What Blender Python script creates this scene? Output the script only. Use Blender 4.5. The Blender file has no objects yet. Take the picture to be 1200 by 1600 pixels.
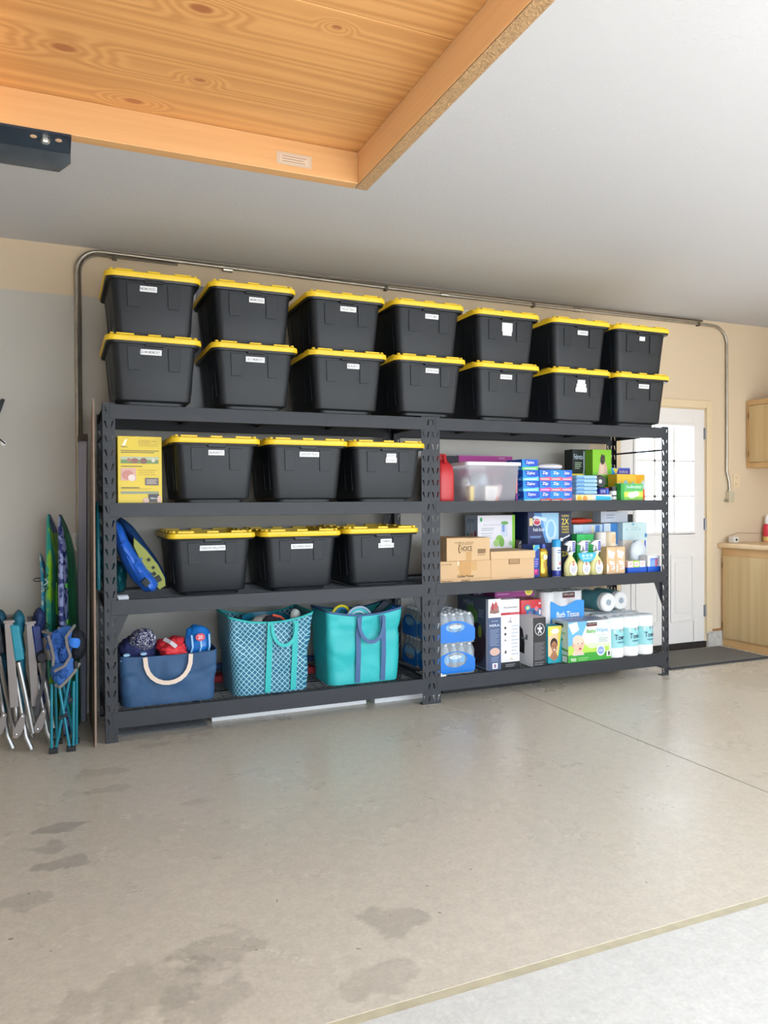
import bpy, bmesh, math, random
from mathutils import Vector, Matrix, noise
random.seed(7)
S = bpy.context.scene
C = S.collection
PI = math.pi

# ---------------------------------------------------------------- camera
cam_d = bpy.data.cameras.new('camera')
cam = bpy.data.objects.new('camera', cam_d); C.objects.link(cam); S.camera = cam
cam_d.sensor_fit = 'VERTICAL'; cam_d.sensor_height = 24.0; cam_d.sensor_width = 18.0
cam_d.lens = 24.0 * 1192.56 / 1600.0
cam_d.clip_start = 0.02; cam_d.clip_end = 200
_y, _p, _r = math.radians(23.2306), math.radians(-0.7328), math.radians(-0.3454)
_f = Vector((math.sin(_y)*math.cos(_p), math.cos(_y)*math.cos(_p), math.sin(_p)))
_rt = Vector((math.cos(_y), -math.sin(_y), 0)); _u = _rt.cross(_f)
_R = math.cos(_r)*_rt + math.sin(_r)*_u; _U = -math.sin(_r)*_rt + math.cos(_r)*_u
cam.matrix_world = Matrix(((_R.x, _U.x, -_f.x, -0.2297), (_R.y, _U.y, -_f.y, -4.3373), (_R.z, _U.z, -_f.z, 1.2874), (0, 0, 0, 1)))

# ---------------------------------------------------------------- world, sun, light, exposure
S.view_settings.view_transform = 'Standard'; S.view_settings.look = 'None'
S.view_settings.gamma = 1.0; S.view_settings.use_curve_mapping = False
S.view_settings.exposure = 0.62
w = bpy.data.worlds.new('sky'); S.world = w; w.use_nodes = True
bg = w.node_tree.nodes['Background']; bg.inputs['Color'].default_value = (0.80, 0.90, 1.0, 1); bg.inputs['Strength'].default_value = 4.2
sun_d = bpy.data.lights.new('sun', 'SUN'); sun_d.energy = 9.0; sun_d.angle = math.radians(1.5); sun_d.color = (1.0, 0.96, 0.91)
sun = bpy.data.objects.new('sun', sun_d); C.objects.link(sun)
sun.rotation_euler = Vector((-0.25, 0.40, -1.0)).to_track_quat('-Z', 'Y').to_euler()
pd = bpy.data.lights.new('garage_opening_portal', 'AREA'); pd.shape = 'RECTANGLE'; pd.size = 6.0; pd.size_y = 2.3
pd.cycles.is_portal = True
po = bpy.data.objects.new('garage_opening_portal', pd); C.objects.link(po)
po.location = (2.57, -4.78, 1.17); po.rotation_euler = (PI/2, 0, 0)

# ---------------------------------------------------------------- materials
def lin(c):
    if isinstance(c, str):
        c = [int(c[i:i+2], 16)/255 for i in (0, 2, 4)]
    return tuple(x/12.92 if x <= 0.04045 else ((x+0.055)/1.055)**2.4 for x in c)
MC = {}
def mat(col, rough=0.6, metal=0.0, var=0.0, vscale=8.0, bump=0.0, bscale=60.0, trans=0.0, alpha=1.0, emit=0.0, coat=0.0):
    key = (col, rough, metal, var, vscale, bump, bscale, trans, alpha, emit, coat)
    if key in MC: return MC[key]
    m = bpy.data.materials.new('mat_' + str(col)); m.use_nodes = True
    nt = m.node_tree; b = nt.nodes['Principled BSDF']
    c = lin(col)
    b.inputs['Base Color'].default_value = (*c, 1); b.inputs['Roughness'].default_value = rough
    b.inputs['Metallic'].default_value = metal; b.inputs['Transmission Weight'].default_value = trans
    b.inputs['Alpha'].default_value = alpha; b.inputs['Coat Weight'].default_value = coat
    if emit:
        b.inputs['Emission Color'].default_value = (*c, 1); b.inputs['Emission Strength'].default_value = emit
    tc = nt.nodes.new('ShaderNodeTexCoord')
    if var:
        n = nt.nodes.new('ShaderNodeTexNoise'); n.inputs['Scale'].default_value = vscale; n.inputs['Detail'].default_value = 5
        nt.links.new(tc.outputs['Object'], n.inputs['Vector'])
        r = nt.nodes.new('ShaderNodeMapRange'); r.inputs[1].default_value = 0.3; r.inputs[2].default_value = 0.7
        r.inputs[3].default_value = 1-var; r.inputs[4].default_value = 1+var
        nt.links.new(n.outputs['Fac'], r.inputs[0])
        h = nt.nodes.new('ShaderNodeVectorMath'); h.operation = 'SCALE'; h.inputs[0].default_value = c
        nt.links.new(r.outputs[0], h.inputs['Scale']); nt.links.new(h.outputs[0], b.inputs['Base Color'])
    if bump:
        n = nt.nodes.new('ShaderNodeTexNoise'); n.inputs['Scale'].default_value = bscale; n.inputs['Detail'].default_value = 3
        nt.links.new(tc.outputs['Object'], n.inputs['Vector'])
        bp = nt.nodes.new('ShaderNodeBump'); bp.inputs['Strength'].default_value = bump; bp.inputs['Distance'].default_value = 0.01
        nt.links.new(n.outputs['Fac'], bp.inputs['Height']); nt.links.new(bp.outputs[0], b.inputs['Normal'])
    MC[key] = m; return m

def wood_mat(name, light, dark, axis=0, rough=0.5, rings=7.0, knots=True, strength=1.0):
    m = bpy.data.materials.new(name); m.use_nodes = True; nt = m.node_tree; b = nt.nodes['Principled BSDF']; N = nt.nodes.new; L = nt.links.new
    tc = N('ShaderNodeTexCoord'); mp = N('ShaderNodeMapping'); L(tc.outputs['Object'], mp.inputs['Vector'])
    sc = [1, 1, 1]; sc[axis] = 0.035; mp.inputs['Scale'].default_value = sc
    n1 = N('ShaderNodeTexNoise'); n1.inputs['Scale'].default_value = 5; n1.inputs['Detail'].default_value = 2; L(mp.outputs[0], n1.inputs['Vector'])
    wv = N('ShaderNodeMath'); wv.operation = 'MULTIPLY'; wv.inputs[1].default_value = rings*2*PI; L(n1.outputs['Fac'], wv.inputs[0])
    hgt = wv
    if knots:
        kcur = None; kdc = None
        for kx, ky, kr in knots:
            vm = N('ShaderNodeVectorMath'); vm.operation = 'SUBTRACT'; vm.inputs[1].default_value = (kx, ky, 0); L(tc.outputs['Object'], vm.inputs[0])
            vs = N('ShaderNodeVectorMath'); vs.operation = 'MULTIPLY'; vs.inputs[1].default_value = (.55/kr, 1/kr, 0); L(vm.outputs[0], vs.inputs[0])
            ln = N('ShaderNodeVectorMath'); ln.operation = 'LENGTH'; L(vs.outputs[0], ln.inputs[0])
            k = N('ShaderNodeMapRange'); k.interpolation_type = 'SMOOTHSTEP'; k.inputs[1].default_value = 0; k.inputs[2].default_value = 5.5; k.inputs[3].default_value = 1; k.inputs[4].default_value = 0; L(ln.outputs['Value'], k.inputs[0])
            kd = N('ShaderNodeMapRange'); kd.inputs[1].default_value = .75; kd.inputs[2].default_value = 1.25; kd.inputs[3].default_value = .8; kd.inputs[4].default_value = 0; L(ln.outputs['Value'], kd.inputs[0])
            if kcur is None: kcur, kdc = k, kd
            else:
                k2 = N('ShaderNodeMath'); k2.operation = 'MAXIMUM'; L(kcur.outputs[0], k2.inputs[0]); L(k.outputs[0], k2.inputs[1]); kcur = k2
                k3 = N('ShaderNodeMath'); k3.operation = 'MAXIMUM'; L(kdc.outputs[0], k3.inputs[0]); L(kd.outputs[0], k3.inputs[1]); kdc = k3
        kd = kdc
        ka = N('ShaderNodeMath'); ka.operation = 'MULTIPLY_ADD'; ka.inputs[1].default_value = 22.0; L(kcur.outputs[0], ka.inputs[0]); L(wv.outputs[0], ka.inputs[2]); hgt = ka
    sn = N('ShaderNodeMath'); sn.operation = 'SINE'; L(hgt.outputs[0], sn.inputs[0])
    mr = N('ShaderNodeMapRange'); mr.inputs[1].default_value = -1; mr.inputs[2].default_value = 1; mr.inputs[3].default_value = 0.0; mr.inputs[4].default_value = 0.42*strength; L(sn.outputs[0], mr.inputs[0])
    mp2 = N('ShaderNodeMapping'); L(tc.outputs['Object'], mp2.inputs['Vector']); s3 = [90, 90, 90]; s3[axis] = 2.5; mp2.inputs['Scale'].default_value = s3
    n2 = N('ShaderNodeTexNoise'); n2.inputs['Scale'].default_value = 1; n2.inputs['Detail'].default_value = 3; L(mp2.outputs[0], n2.inputs['Vector'])
    ad = N('ShaderNodeMath'); ad.operation = 'MULTIPLY_ADD'; ad.inputs[1].default_value = 0.5*strength; L(n2.outputs['Fac'], ad.inputs[0]); L(mr.outputs[0], ad.inputs[2])
    sb = N('ShaderNodeMath'); sb.operation = 'SUBTRACT'; sb.inputs[1].default_value = 0.2*strength; sb.use_clamp = True; L(ad.outputs[0], sb.inputs[0])
    mx = N('ShaderNodeMix'); mx.data_type = 'RGBA'; mx.inputs[6].default_value = (*lin(light), 1); mx.inputs[7].default_value = (*lin(dark), 1); L(sb.outputs[0], mx.inputs[0])
    out = mx.outputs[2]
    if knots:
        m2 = N('ShaderNodeMix'); m2.data_type = 'RGBA'; m2.inputs[7].default_value = (*lin('9a5a35'), 1); L(kd.outputs[0], m2.inputs[0]); L(out, m2.inputs[6]); out = m2.outputs[2]
    L(out, b.inputs['Base Color']); b.inputs['Roughness'].default_value = rough
    bp = N('ShaderNodeBump'); bp.inputs['Strength'].default_value = 0.15; bp.inputs['Distance'].default_value = 0.002; L(sb.outputs[0], bp.inputs['Height']); L(bp.outputs[0], b.inputs['Normal'])
    return m

# ---------------------------------------------------------------- mesh helper
class MB:
    def __init__(s): s.v = []; s.f = []; s.m = []; s.mats = []
    def mi(s, m):
        if m not in s.mats: s.mats.append(m)
        return s.mats.index(m)
    def face(s, pts, m):
        i = len(s.v); s.v += [tuple(p) for p in pts]; s.f.append(tuple(range(i, i+len(pts)))); s.m.append(s.mi(m))
    def box(s, x0, x1, y0, y1, z0, z1, m):
        i = len(s.v); s.v += [(x, y, z) for z in (z0, z1) for y in (y0, y1) for x in (x0, x1)]
        k = s.mi(m)
        for q in ((0, 2, 3, 1), (4, 5, 7, 6), (0, 1, 5, 4), (2, 6, 7, 3), (0, 4, 6, 2), (1, 3, 7, 5)):
            s.f.append(tuple(i+a for a in q)); s.m.append(k)
        return s
    def rings(s, rs, m, cap0=True, cap1=True, closed=True):
        n = len(rs[0]); i = len(s.v); k = s.mi(m)
        for r in rs: s.v += [tuple(p) for p in r]
        for a in range(len(rs)-1):
            for b in range(n if closed else n-1):
                c = (b+1) % n
                s.f.append((i+a*n+b, i+a*n+c, i+(a+1)*n+c, i+(a+1)*n+b)); s.m.append(k)
        if cap0: s.f.append(tuple(i+b for b in reversed(range(n)))); s.m.append(k)
        if cap1: s.f.append(tuple(i+(len(rs)-1)*n+b for b in range(n))); s.m.append(k)
        return s
    def tube(s, pts, r, m, n=8, ry=None):
        pts = [Vector(p) for p in pts]; rs = []; up = None
        for j, p in enumerate(pts):
            d = (pts[min(j+1, len(pts)-1)] - pts[max(j-1, 0)]).normalized()
            if up is None: up = Vector((0, 0, 1)) if abs(d.z) < 0.9 else Vector((0, 1, 0))
            a = d.cross(up).normalized(); b = a.cross(d).normalized(); up = b
            rr = r[j] if isinstance(r, (list, tuple)) else r
            rs.append([p + a*math.cos(2*PI*q/n)*rr + b*math.sin(2*PI*q/n)*(ry or rr) for q in range(n)])
        return s.rings(rs, m)
    def ribbon(s, pts, wdir, w, t, m):
        pts = [Vector(p) for p in pts]; wd = Vector(wdir).normalized() if wdir else None; rs = []
        for j, p in enumerate(pts):
            d = (pts[min(j+1, len(pts)-1)] - pts[max(j-1, 0)]).normalized()
            if wd is None: a = d.cross(Vector((0, 1, 0))).normalized()
            else:
                a = wd - d*wd.dot(d); a = a.normalized() if a.length > 0.2 else wd
            nn = d.cross(a).normalized()
            rs.append([p+a*w/2+nn*t/2, p-a*w/2+nn*t/2, p-a*w/2-nn*t/2, p+a*w/2-nn*t/2])
        return s.rings(rs, m)
    def lathe(s, prof, m, c=(0, 0, 0), n=12, axis='z'):
        rs = []
        for r, h in prof:
            ring = []
            for q in range(n):
                a, b = r*math.cos(2*PI*q/n), r*math.sin(2*PI*q/n)
                ring.append((c[0]+a, c[1]+b, c[2]+h) if axis == 'z' else ((c[0]+a, c[1]+h, c[2]+b) if axis == 'y' else (c[0]+h, c[1]+a, c[2]+b)))
            rs.append(ring)
        return s.rings(rs, m)
    def build(s, name, parent=None, bevel=0.0, smooth=False, solid=0.0, seg=2):
        me = bpy.data.meshes.new(name); me.from_pydata(s.v, [], s.f)
        for m in s.mats: me.materials.append(m)
        me.polygons.foreach_set('material_index', s.m)
        bm = bmesh.new(); bm.from_mesh(me)
        bmesh.ops.remove_doubles(bm, verts=bm.verts, dist=1e-6)
        bmesh.ops.recalc_face_normals(bm, faces=bm.faces)
        bm.to_mesh(me); bm.free()
        o = bpy.data.objects.new(name, me); C.objects.link(o)
        if parent: o.parent = parent
        if solid:
            md = o.modifiers.new('solid', 'SOLIDIFY'); md.thickness = solid; md.offset = 0
        if bevel:
            md = o.modifiers.new('bevel', 'BEVEL'); md.width = bevel; md.segments = seg; md.limit_method = 'ANGLE'; md.angle_limit = 0.6
        if smooth:
            for p in me.polygons: p.use_smooth = True
            try: me.set_sharp_from_angle(angle=0.7)
            except Exception: pass
        return o

def rrect(x0, x1, y0, y1, r, z, k=4):
    out = []
    for cx, cy, a0 in ((x1-r, y1-r, 0), (x0+r, y1-r, PI/2), (x0+r, y0+r, PI), (x1-r, y0+r, 3*PI/2)):
        for j in range(k+1):
            a = a0 + PI/2*j/k; out.append((cx+r*math.cos(a), cy+r*math.sin(a), z))
    return out

def tag(o, label=None, cat=None, group=None, kind=None):
    if label: o['label'] = label
    if cat: o['category'] = cat
    if group: o['group'] = group
    if kind: o['kind'] = kind
    return o
def thing(name, label, cat, loc=(0, 0, 0), rz=0.0, group=None):
    o = bpy.data.objects.new(name, None); C.objects.link(o); o.location = loc; o.rotation_euler = (0, 0, rz); o.empty_display_size = 0.05
    return tag(o, label, cat, group)
def struct(o): return tag(o, kind='structure')
def copy_tree(o, parent=None):
    c = o.copy(); C.objects.link(c); c.parent = parent
    for ch in list(o.children): copy_tree(ch, c)
    return c

# ---------------------------------------------------------------- printing on faces (flat print: colour patches and lettering)
TX = {}
def text_mesh(t):
    if t not in TX:
        cu = bpy.data.curves.new('t', 'FONT'); cu.body = t; cu.offset = 0.012; cu.resolution_u = 2
        o = bpy.data.objects.new('t', cu); C.objects.link(o)
        me = bpy.data.meshes.new_from_object(o)
        vs = [(v.co.x, v.co.y) for v in me.vertices]; fs = [tuple(p.vertices) for p in me.polygons]
        bpy.data.objects.remove(o); bpy.data.curves.remove(cu); bpy.data.meshes.remove(me)
        x0 = min(v[0] for v in vs); x1 = max(v[0] for v in vs); y0 = min(v[1] for v in vs); y1 = max(v[1] for v in vs)
        TX[t] = ([((x-x0)/(x1-x0)-.5, (y-y0)/(y1-y0)-.5) for x, y in vs], fs)
    return TX[t]
def add_art(mb, items, O, U, V, rough=0.5):
    O, U, V = Vector(O), Vector(U), Vector(V); n = U.cross(V).normalized()
    for k, it in enumerate(items):
        off = n*(0.0006 + 0.00018*k); P = lambda u, v: O + U*u + V*v + off
        t = it[0]; m = mat(it[-1], rough)
        if t == 'r': mb.face([P(it[1], it[2]), P(it[3], it[2]), P(it[3], it[4]), P(it[1], it[4])], m)
        elif t == 'e': mb.face([P(it[1]+it[3]*math.cos(2*PI*q/20), it[2]+it[4]*math.sin(2*PI*q/20)) for q in range(20)], m)
        elif t == 'p': mb.face([P(u, v) for u, v in it[1]], m)
        elif t == 't':
            vs, fs = text_mesh(it[1])
            i = len(mb.v); mb.v += [tuple(P(it[2]+x*it[4], it[3]+y*it[5])) for x, y in vs]
            kk = mb.mi(m)
            for f in fs: mb.f.append(tuple(i+a for a in f)); mb.m.append(kk)
        elif t == 'l':   # block of fine print lines
            _, u0, v0, u1, v1, nl, _c = it
            for q in range(nl):
                vv = v1 - (v1-v0)*(q+.5)/nl; h = (v1-v0)/nl*0.22; e = u1 - (u1-u0)*(0.0, .12, .05, .3)[q % 4]
                mb.face([P(u0, vv-h), P(e, vv-h), P(e, vv+h), P(u0, vv+h)], m)
def finish_art(mb, name, parent):
    me = bpy.data.meshes.new(name); me.from_pydata(mb.v, [], mb.f)
    for m in mb.mats: me.materials.append(m)
    me.polygons.foreach_set('material_index', mb.m)
    o = bpy.data.objects.new(name, me); C.objects.link(o); o.parent = parent
    return o
def carton(name, label, cat, x0, y0, z0, w_, d, h, col, front=(), left=(), top=(), rz=0.0, group=None, rough=0.55, bevel=0.002, body='carton', extra=None):
    t = thing(name, label, cat, (x0, y0, z0), rz, group)
    m = mat(col, rough)
    MB().box(0, w_, 0, d, 0, h, m).build(body, t, bevel=bevel)
    if front:
        a = MB(); add_art(a, front, (0, 0, 0), (w_, 0, 0), (0, 0, h), rough); finish_art(a, 'front_print', t)
    if left:
        a = MB(); add_art(a, left, (0, d, 0), (0, -d, 0), (0, 0, h), rough); finish_art(a, 'side_print', t)
    if top:
        a = MB(); add_art(a, top, (0, 0, h), (w_, 0, 0), (0, d, 0), rough); finish_art(a, 'top_print', t)
    # closing flap line on the top
    return t

def blob(name, parent, c, r, m, seed=0, amp=0.25, freq=9.0, sub=4, flat=True):
    bm = bmesh.new(); bmesh.ops.create_icosphere(bm, subdivisions=sub, radius=1)
    for v in bm.verts:
        d = v.co.normalized()
        p = Vector((d.x*r[0], d.y*r[1], d.z*r[2]))
        q = p*freq + Vector((seed*3.7, seed*1.3, seed*5.1))
        k = 1 + amp*(noise.noise(q) + 0.9*abs(noise.noise(q*2.3)) - 0.25 - .45*(1-min(1, abs(noise.noise(q*1.1+Vector((9, 4, 2))))*9)))
        v.co = Vector(c) + p*k
        if flat and v.co.z < c[2]-r[2]: v.co.z = c[2]-r[2]
    me = bpy.data.meshes.new(name); bm.to_mesh(me); bm.free(); me.materials.append(m)
    for p in me.polygons: p.use_smooth = True
    o = bpy.data.objects.new(name, me); C.objects.link(o)
    if parent: o.parent = parent
    return o

# ================================================================ ROOM
XL, XR, YB, YF, ZC = -2.6, 5.79, 0.70, -4.62, 2.86
def wall_paint(name, base, patch=None):
    m = bpy.data.materials.new(name); m.use_nodes = True; nt = m.node_tree; b = nt.nodes['Principled BSDF']; N = nt.nodes.new; L = nt.links.new
    b.inputs['Roughness'].default_value = 0.75
    g = N('ShaderNodeNewGeometry'); n = N('ShaderNodeTexNoise'); n.inputs['Scale'].default_value = 1.6; n.inputs['Detail'].default_value = 4; L(g.outputs['Position'], n.inputs['Vector'])
    mx = N('ShaderNodeMix'); mx.data_type = 'RGBA'; mx.inputs[6].default_value = (*lin(base), 1)
    c2 = [x*0.93 for x in lin(base)]; mx.inputs[7].default_value = (*c2, 1); L(n.outputs['Fac'], mx.inputs[0]); out = mx.outputs[2]
    if patch:   # a lighter grey coat of paint rolled on up to head height, ending beside the door
        sp = N('ShaderNodeSeparateXYZ'); L(g.outputs['Position'], sp.inputs[0])
        n3 = N('ShaderNodeTexNoise'); n3.inputs['Scale'].default_value = 7; L(g.outputs['Position'], n3.inputs['Vector'])
        wz = N('ShaderNodeMath'); wz.operation = 'MULTIPLY_ADD'; wz.inputs[1].default_value = 0.02; L(n3.outputs['Fac'], wz.inputs[0]); L(sp.outputs['Z'], wz.inputs[2])
        a = N('ShaderNodeMapRange'); a.inputs[1].default_value = 2.565; a.inputs[2].default_value = 2.575; a.inputs[3].default_value = 1; a.inputs[4].default_value = 0; L(wz.outputs[0], a.inputs[0])
        c = N('ShaderNodeMapRange'); c.inputs[1].default_value = 3.74; c.inputs[2].default_value = 3.76; c.inputs[3].default_value = 1; c.inputs[4].default_value = 0; L(sp.outputs['X'], c.inputs[0])
        mu = N('ShaderNodeMath'); mu.operation = 'MULTIPLY'; L(a.outputs[0], mu.inputs[0]); L(c.outputs[0], mu.inputs[1])
        m3 = N('ShaderNodeMix'); m3.data_type = 'RGBA'; m3.inputs[7].default_value = (*lin(patch), 1); L(mu.outputs[0], m3.inputs[0]); L(out, m3.inputs[6]); out = m3.outputs[2]
    L(out, b.inputs['Base Color'])
    n2 = N('ShaderNodeTexNoise'); n2.inputs['Scale'].default_value = 55; n2.inputs['Detail'].default_value = 3; L(g.outputs['Position'], n2.inputs['Vector'])
    bp = N('ShaderNodeBump'); bp.inputs['Strength'].default_value = 0.25; bp.inputs['Distance'].default_value = 0.004; L(n2.outputs['Fac'], bp.inputs['Height']); L(bp.outputs[0], b.inputs['Normal'])
    return m
M_wall = wall_paint('wall_paint', 'dfcbae', 'c6c2ba'); M_wall2 = wall_paint('wall_paint_plain', 'dfcbae')
DX0, DX1, DZ0, DZ1 = 4.05, 5.00, 0.03, 2.09        # door opening in the back wall
b = MB()
b.box(XL-.12, DX0, YB, YB+.14, 0, ZC, M_wall); b.box(DX1, XR+.12, YB, YB+.14, 0, ZC, M_wall); b.box(DX0, DX1, YB, YB+.14, DZ1, ZC, M_wall)
struct(b.build('wall_back'))
WY0, WY1, WZ0, WZ1 = -3.3, -1.75, 1.0, 2.15       # assumed side window out of view, added for cool light from the right
b = MB(); b.box(XR, XR+.12, WY1, YB, 0, ZC, M_wall2); b.box(XR, XR+.12, YF, WY0, 0, ZC, M_wall2); b.box(XR, XR+.12, WY0, WY1, 0, WZ0, M_wall2); b.box(XR, XR+.12, WY0, WY1, WZ1, ZC, M_wall2)
struct(b.build('wall_right'))
wn = bpy.data.objects.new('added_window_1', None); C.objects.link(wn); struct(wn)
b = MB(); mw = mat('f0eeea', .4)
for (a0, a1, c0, c1) in ((WY0, WY1, WZ0, WZ0+.05), (WY0, WY1, WZ1-.05, WZ1), (WY0, WY0+.05, WZ0+.05, WZ1-.05), (WY1-.05, WY1, WZ0+.05, WZ1-.05), ((WY0+WY1)/2-.025, (WY0+WY1)/2+.025, WZ0+.05, WZ1-.05)): b.box(XR+.03, XR+.09, a0, a1, c0, c1, mw)
b.build('window_frame', wn)
for a0, a1 in ((WY0+.05, (WY0+WY1)/2-.025), ((WY0+WY1)/2+.025, WY1-.05)): MB().box(XR+.055, XR+.06, a0, a1, WZ0+.05, WZ1-.05, mat('ffffff', .0, trans=1.0, alpha=.15)).build('pane', wn)
struct(MB().box(XL-.12, XL, YF, YB, 0, ZC, M_wall2).build('wall_left'))
b = MB(); b.box(XL-.12, XR+.12, YF-.14, YF, 2.35, ZC+.12, M_wall2); b.box(XL-.12, -.45, YF-.14, YF, 0, 2.35, M_wall2); b.box(XR-.2, XR+.12, YF-.14, YF, 0, 2.35, M_wall2)  # unseen front wall, solid part at left widened to darken the left side
struct(b.build('wall_front'))
# ceiling: sprayed texture
m = bpy.data.materials.new('ceiling_texture'); m.use_nodes = True; nt = m.node_tree; pb = nt.nodes['Principled BSDF']
pb.inputs['Base Color'].default_value = (*lin('cdcdd0'), 1); pb.inputs['Roughness'].default_value = 0.9
g = nt.nodes.new('ShaderNodeNewGeometry'); n = nt.nodes.new('ShaderNodeTexNoise'); n.inputs['Scale'].default_value = 75; n.inputs['Detail'].default_value = 4
nt.links.new(g.outputs['Position'], n.inputs['Vector'])
rr = nt.nodes.new('ShaderNodeMapRange'); rr.inputs[1].default_value = .52; rr.inputs[2].default_value = .66; nt.links.new(n.outputs['Fac'], rr.inputs[0])
bp = nt.nodes.new('ShaderNodeBump'); bp.inputs['Strength'].default_value = .22; bp.inputs['Distance'].default_value = .003
nt.links.new(rr.outputs[0], bp.inputs['Height']); nt.links.new(bp.outputs[0], pb.inputs['Normal'])
struct(MB().box(XL-.12, XR+.12, YF, YB+.14, ZC, ZC+.12, m).build('ceiling'))

# concrete floor
def concrete(name, base, stains=(), dirt=0.10):
    m = bpy.data.materials.new(name); m.use_nodes = True; nt = m.node_tree; b = nt.nodes['Principled BSDF']; N = nt.nodes.new; L = nt.links.new
    g = N('ShaderNodeNewGeometry')
    n1 = N('ShaderNodeTexNoise'); n1.inputs['Scale'].default_value = 1.1; n1.inputs['Detail'].default_value = 6; n1.inputs['Roughness'].default_value = .6; L(g.outputs['Position'], n1.inputs['Vector'])
    n2 = N('ShaderNodeTexNoise'); n2.inputs['Scale'].default_value = 22; n2.inputs['Detail'].default_value = 5; L(g.outputs['Position'], n2.inputs['Vector'])
    r1 = N('ShaderNodeMapRange'); r1.inputs[1].default_value = .15; r1.inputs[2].default_value = .85; r1.inputs[3].default_value = 1-dirt*.7; r1.inputs[4].default_value = 1+dirt*.6; L(n1.outputs['Fac'], r1.inputs[0])
    r2 = N('ShaderNodeMapRange'); r2.inputs[1].default_value = .3; r2.inputs[2].default_value = .7; r2.inputs[3].default_value = .94; r2.inputs[4].default_value = 1.05; L(n2.outputs['Fac'], r2.inputs[0])
    mu = N('ShaderNodeMath'); mu.operation = 'MULTIPLY'; L(r1.outputs[0], mu.inputs[0]); L(r2.outputs[0], mu.inputs[1])
    n4 = N('ShaderNodeTexNoise'); n4.inputs['Scale'].default_value = 9; n4.inputs['Detail'].default_value = 2; L(g.outputs['Position'], n4.inputs['Vector'])
    r4 = N('ShaderNodeMapRange'); r4.inputs[1].default_value = .76; r4.inputs[2].default_value = .84; r4.inputs[3].default_value = 1; r4.inputs[4].default_value = .7; L(n4.outputs['Fac'], r4.inputs[0])
    mu2 = N('ShaderNodeMath'); mu2.operation = 'MULTIPLY'; L(mu.outputs[0], mu2.inputs[0]); L(r4.outputs[0], mu2.inputs[1])
    n6 = N('ShaderNodeTexNoise'); n6.inputs['Scale'].default_value = 70; n6.inputs['Detail'].default_value = 4; n6.inputs['Roughness'].default_value = .7; L(g.outputs['Position'], n6.inputs['Vector'])
    r6 = N('ShaderNodeMapRange'); r6.inputs[1].default_value = .35; r6.inputs[2].default_value = .68; r6.inputs[3].default_value = 1.05; r6.inputs[4].default_value = .90; L(n6.outputs['Fac'], r6.inputs[0])
    m6 = N('ShaderNodeMath'); m6.operation = 'MULTIPLY'; L(mu2.outputs[0], m6.inputs[0]); L(r6.outputs[0], m6.inputs[1])
    n7 = N('ShaderNodeTexNoise'); n7.inputs['Scale'].default_value = 26; n7.inputs['Detail'].default_value = 1; L(g.outputs['Position'], n7.inputs['Vector'])
    r7 = N('ShaderNodeMapRange'); r7.inputs[1].default_value = .77; r7.inputs[2].default_value = .79; r7.inputs[3].default_value = 1; r7.inputs[4].default_value = .5; L(n7.outputs['Fac'], r7.inputs[0])
    m7 = N('ShaderNodeMath'); m7.operation = 'MULTIPLY'; L(m6.outputs[0], m7.inputs[0]); L(r7.outputs[0], m7.inputs[1])
    cur = m7.outputs[0]
    wn = N('ShaderNodeTexNoise'); wn.inputs['Scale'].default_value = 11; wn.inputs['Detail'].default_value = 3; L(g.outputs['Position'], wn.inputs['Vector'])
    for (sx, sy, sr, k, depth) in stains:
        vm = N('ShaderNodeVectorMath'); vm.operation = 'SUBTRACT'; vm.inputs[1].default_value = (sx, sy, 0); L(g.outputs['Position'], vm.inputs[0])
        vs = N('ShaderNodeVectorMath'); vs.operation = 'MULTIPLY'; vs.inputs[1].default_value = (1/sr, 1/(sr*k), 0); L(vm.outputs[0], vs.inputs[0])
        ln = N('ShaderNodeVectorMath'); ln.operation = 'LENGTH'; L(vs.outputs[0], ln.inputs[0])
        ad = N('ShaderNodeMath'); ad.operation = 'MULTIPLY_ADD'; ad.inputs[1].default_value = 2.2; L(wn.outputs['Fac'], ad.inputs[0]); L(ln.outputs['Value'], ad.inputs[2])
        mr = N('ShaderNodeMapRange'); mr.inputs[1].default_value = 1.85; mr.inputs[2].default_value = 2.1; mr.inputs[3].default_value = depth; mr.inputs[4].default_value = 1; L(ad.outputs[0], mr.inputs[0])
        m5 = N('ShaderNodeMath'); m5.operation = 'MULTIPLY'; L(cur, m5.inputs[0]); L(mr.outputs[0], m5.inputs[1]); cur = m5.outputs[0]
    sc = N('ShaderNodeVectorMath'); sc.operation = 'SCALE'; sc.inputs[0].default_value = lin(base); L(cur, sc.inputs['Scale']); L(sc.outputs[0], b.inputs['Base Color'])
    rg = N('ShaderNodeMapRange'); rg.inputs[1].default_value = .1; rg.inputs[2].default_value = .9; rg.inputs[3].default_value = .10; rg.inputs[4].default_value = .48; L(n1.outputs['Fac'], rg.inputs[0]); L(rg.outputs[0], b.inputs['Roughness'])
    b.inputs['Specular IOR Level'].default_value = .45
    bp = N('ShaderNodeBump'); bp.inputs['Strength'].default_value = .12; bp.inputs['Distance'].default_value = .004; L(n2.outputs['Fac'], bp.inputs['Height']); L(bp.outputs[0], b.inputs['Normal'])
    return m
stains = [(-.22, -1.05, .09, .6, .72), (-.26, -1.23, .09, .7, .8), (-.22, -1.37, .09, .7, .76), (.71, -2.2, .11, .8, .8), (-.33, -1.61, .12, .5, .84), (.18, -2.14, .13, .8, .84),
          (-.05, -2.24, .2, .6, .86), (.1, -2.36, .12, .9, .86), (.22, -.13, .1, .5, .85), (0, -.7, .12, .4, .85), (-.05, -.45, .13, .5, .85), (.55, -2.45, .14, .5, .86), (.3, -1.0, .07, .5, .85)]
M_conc = concrete('garage_concrete', 'd1c8ba', stains)
fl = bpy.data.objects.new('floor', None); C.objects.link(fl); struct(fl)
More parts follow.
